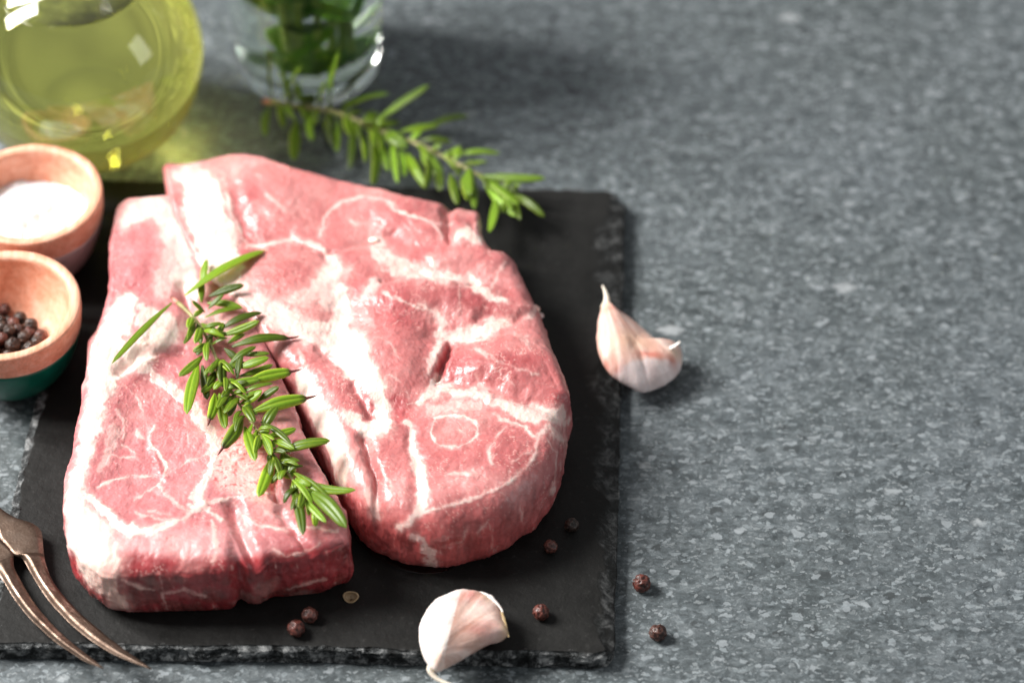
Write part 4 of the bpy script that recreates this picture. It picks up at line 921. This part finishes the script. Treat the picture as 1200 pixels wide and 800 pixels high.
# --- water glass with herbs
def tumbler():
    c = unproj(363, 76, 0); root = empty('drinking_glass', (c[0], c[1], 0)); tag(root, 'clear drinking glass of water holding green herbs, behind the rosemary sprig', 'glass')
    ro = lambda z: 2.52+.085*z; H = 9.5
    out = [(.005, .03), (1.9, .03), (2.2, 0), (2.42, .05)]+[(ro(z), z) for z in np.linspace(.25, H, 30)]+[(ro(H)-.04, H+.05)]
    inn = [(ro(H)-.12, H+.04)]+[(ro(z)-.17, z) for z in np.linspace(H-.05, 1.1, 28)]+[(2.25, .90), (1.9, .80), (.005, .78)]
    V, Fc = lathe(out+inn, 128); link('glass_wall', mesh('glass_wall', V, Fc, M_glass), root)
    zl = 6.8; wat = [(.005, .77), (1.92, .79), (2.27, .90)]+[(ro(z)-.16, z) for z in np.linspace(1.1, zl, 24)]+[(ro(zl)-.28, zl-.03), (.005, zl-.05)]
    V, Fc = lathe(wat, 128); o = link('water', mesh('water', V, Fc, M_water)); o.location = (c[0]*S, c[1]*S, 0); tag(o, 'water in the drinking glass around the herb stems', 'water'); o['kind'] = 'thing'
    hroot = empty('herb_bunch', (c[0], c[1], 0)); tag(hroot, 'bunch of green leafy herbs standing in the glass of water', 'herbs')
    r_ = random.Random(21)
    for k in range(6):
        a = r_.uniform(0, 6.28); b0 = np.array([r_.uniform(-1.3, 1.3), r_.uniform(-1.2, .9), 1.0]); tp = np.array([b0[0]*.4+r_.uniform(-1, 1), b0[1]*.3+r_.uniform(-1, 1), 10.5])
        P = resample([b0, lerp(b0, tp, .35)+np.array([.2, .1, 0]), lerp(b0, tp, .7)-np.array([.2, 0, 0]), tp], 20); V, Fc = loft(P+1e-4*np.arange(20)[:, None], np.full(20, .11), np.full(20, .11), 8, up=(0, 1, .01))
        link('herb_stem', mesh('herb_stem', V, Fc, M_leaf3), hroot)
    for bx, by, tx, ty, hz in ((-.5, -1.5, -1.0, .2, 10.5), (-.2, -1.3, .9, .2, 10)):
        P = resample([(bx, by, 2.2), (bx*.9+tx*.1, by*.8, 4.5), (lerp(bx, tx, .6), lerp(by, ty, .7), 7.5), (tx, ty, hz)], 20); V, Fc = loft(P, np.full(20, .16), np.full(20, .16), 8, up=(0, 1, .01))
        link('herb_stem', mesh('herb_stem', V, Fc, M_leaf3), hroot)
    n, m = 13, 9
    for k in range(34):
        L = r_.uniform(2.2, 3.4); wd = r_.uniform(1.2, 1.9); a = r_.uniform(0, 6.28); zc = r_.uniform(1.4, 8.0); el = r_.uniform(-.7, 1.2)
        base = np.array([r_.uniform(-.7, .7), r_.uniform(-.7, .7), zc]); V = []; rib = []
        dv = np.array([math.cos(a)*math.cos(el), math.sin(a)*math.cos(el), math.sin(el)]); sdv = np.cross(dv, (0, 0, 1)); sdv /= np.linalg.norm(sdv); nv = np.cross(sdv, dv)
        for i in range(n):
            t = i/(n-1); wv = wd/2*math.sin(math.pi*min(1, t*.96+.03))**.8
            for j in range(m):
                s = j/(m-1)*2-1; V.append(base+dv*L*t+sdv*s*wv+nv*(.25*abs(s)*wv-.5*t*t*L*.35+.04*math.sin(t*18+abs(s)*4))); rib.append(math.exp(-(s/.12)**2)+.3*max(0, math.sin(t*30-abs(s)*6)))
        V = np.array(V); lim = np.where((V[:, 2] > .9), 2.35+.085*V[:, 2]-.32, 1.8); rad = np.hypot(V[:, 0], V[:, 1]); f = np.minimum(1, lim/np.maximum(rad, 1e-6))
        V[:, 0] *= f; V[:, 1] *= f; V[:, 2] = np.maximum(V[:, 2], 1.35+.1*rad)
        link('leaf', mesh('leaf', V, [(i*m+j, i*m+j+1, (i+1)*m+j+1, (i+1)*m+j) for i in range(n-1) for j in range(m-1)], M_herb, attr={'rib': np.clip(rib, 0, 1), 'tip': np.zeros(len(V))}), hroot)
M_leaf3 = mat_simple('pale_green_stem', (.30, .42, .08), .45)
tumbler()

# ------------------------------------------------------------------ carving fork
def mat_fork():
    m, nt, b = mat_new('aged_bronze'); co = objco(nt); L = nt.links
    n = noise_tex(nt, 300, 6, .7, co, .5); n2 = noise_tex(nt, 1500, 3, .6, co)
    c = ramp(nt, n.outputs['Fac'], [(.3, (.06, .038, .028)), (.5, (.15, .105, .08)), (.7, (.30, .22, .175))]).outputs[0]; L.new(c, b.inputs['Base Color'])
    r = ramp(nt, n.outputs['Fac'], [(.35, (.52,)*3), (.65, (.30,)*3)]).outputs[0]; L.new(r, b.inputs['Roughness']); b.inputs['Metallic'].default_value = .9
    bump(nt, n2.outputs['Fac'], .3, .0002, b); return m
def fork():
    M = mat_fork(); root = empty('carving_fork', (0, 0, 0)); tag(root, 'old bronze coloured two pronged carving fork on the front left of the slate', 'fork')
    rowsL = [((-42, 616), (-22, 604)), ((-32, 624), (-10, 612)), ((-36, 633), (-4, 620)), ((-38, 645), (0, 632)), ((-24, 654), (10, 643)), ((-9, 664), (16, 651)),
             ((3, 679), (17, 665)), ((18, 703), (33, 695)), ((38, 727), (52, 721)), ((67, 753), (78, 747)), ((99, 774), (104, 768)), ((120, 783), (122, 782))]
    rowsR = [((-22, 604), (-6, 590)), ((-10, 612), (17, 606)), ((-4, 620), (36, 612)), ((0, 632), (47, 620)), ((10, 643), (50, 631)), ((16, 651), (51, 645)),
             ((26, 654), (54, 661)), ((42, 681), (64, 684)), ((61, 708), (82, 706)), ((91, 738), (104, 727)), ((129, 764), (137, 754)), ((176, 784), (178, 783))]
    zs = [1.12, 1.12, 1.12, 1.11, 1.10, 1.09, 1.07, 1.04, 1.0, .98, .99, 1.02]; th = [.16, .15, .14, .13, .13, .14, .16, .17, .16, .13, .08, .02]
    def strip(rows, inner_is_b):
        A = []; 
        for (a, b_), z, h in zip(rows, zs, th): A.append(np.r_[unproj(a[0], a[1], z), unproj(b_[0], b_[1], z), h])
        n = 66; Q = catmull(np.array(A), n, closed=False); tt = np.linspace(0, 1, n)
        # arc position of the slot top (row 5)
        A = np.array(A); d = np.r_[0, np.cumsum(np.linalg.norm(np.diff(A[:, :2], axis=0), axis=1))]; t5 = d[5]/d[-1]
        m = 11; V = []
        for k in range(n):
            a, b_, h = Q[k, :3], Q[k, 3:6], Q[k, 6]
            free = sstep(t5-.02, t5+.03, np.array(tt[k]))
            for j in range(m):
                u = j/(m-1); e = 1-(abs(2*u-1))**2.6
                if (u > .5) == inner_is_b: e = lerp(1.0, e, free)
                rid = .35*math.exp(-((u-.32)/.22)**2)*free
                V.append(a+(b_-a)*u+np.array([0, 0, h*(max(e, 0)**.5)*(.75+rid)]))
            for j in range(m-1, -1, -1):
                u = j/(m-1); e = 1-(abs(2*u-1))**2.6
                V.append(a+(b_-a)*u-np.array([0, 0, h*max(e, 0)**.5*.8]))
        V = np.array(V); V = V+.007*fbm(V, .3, 3, 8)[:, None]; V = V.reshape(n, 2*m, 3); k5 = int(t5*n)+1
        return V[:k5+1].reshape(-1, 3), V[k5:].reshape(-1, 3), 2*m
    palmV = []; palmF = []
    for rows, inn in ((rowsL, True), (rowsR, False)):
        P_, T_, m2 = strip(rows, inn)
        f = grid_faces(len(P_)//m2, m2); palmF.append(f+sum(len(v) for v in palmV)); palmV.append(P_)
        Ft = [tuple(int(i) for i in q) for q in grid_faces(len(T_)//m2, m2)]+[tuple(range(m2)), tuple(range(len(T_)-1, len(T_)-m2-1, -1))]
        link('tine', mesh('tine', T_, Ft, M), root)
    link('palm', mesh('palm', np.vstack(palmV), np.vstack(palmF), M), root)
    sq = lambda a: (np.sign(np.cos(a))*np.abs(np.cos(a))**.6, np.sign(np.sin(a))*np.abs(np.sin(a))**.6)
    A = np.array([list(unproj(x, y, z))+[wd, t_] for (x, y, z, wd, t_) in [(-420, 330, 1.3, .55, .35), (-300, 395, 1.3, .6, .35), (-180, 470, 1.25, .5, .3), (-90, 530, 1.2, .42, .25), (-50, 574, 1.15, .40, .2), (-20, 603, 1.13, .40, .17)]])
    Q = catmull(A, 40, closed=False); V, Fc = loft(Q[:, :3], Q[:, 3], Q[:, 4], 20, sec=sq)
    link('handle', mesh('handle', V, Fc, M), root)
fork()

# a thin film of juice along the front of the steaks
def juice(px, label, seed):
    P = catmull(np.asarray(px, float), 120); W = np.array([unproj(p[0], p[1], SLATE+.005) for p in P]); c = W.mean(0)
    rows = []
    for f, z in ((.01, .045), (.5, .045), (.85, .04), (.95, .03), (.99, .016), (1.0, .004), (.9, -.02), (.01, -.02)):
        r = c+(W-c)*f; r = r.copy(); r[:, 2] = SLATE+.018+z; rows.append(r)
    V = np.concatenate(rows); V[:, :2] += (.02*fbm(V, .3, 3, seed))[:, None]
    Fc = grid_faces(8, 120)
    n = vnormals(V, Fc)
    if n[:60, 2].mean() < 0: Fc = Fc[:, ::-1]
    tag(link('meat_juice', mesh('meat_juice', V, Fc, M_meatjuice)), label, 'meat juice', kind='stuff')
juice([(425, 625), (415, 628), (428, 645), (448, 657), (470, 667), (495, 673), (520, 671), (530, 663), (500, 655), (460, 645)], 'thin wet film of meat juice along the front of the large steak', 3)
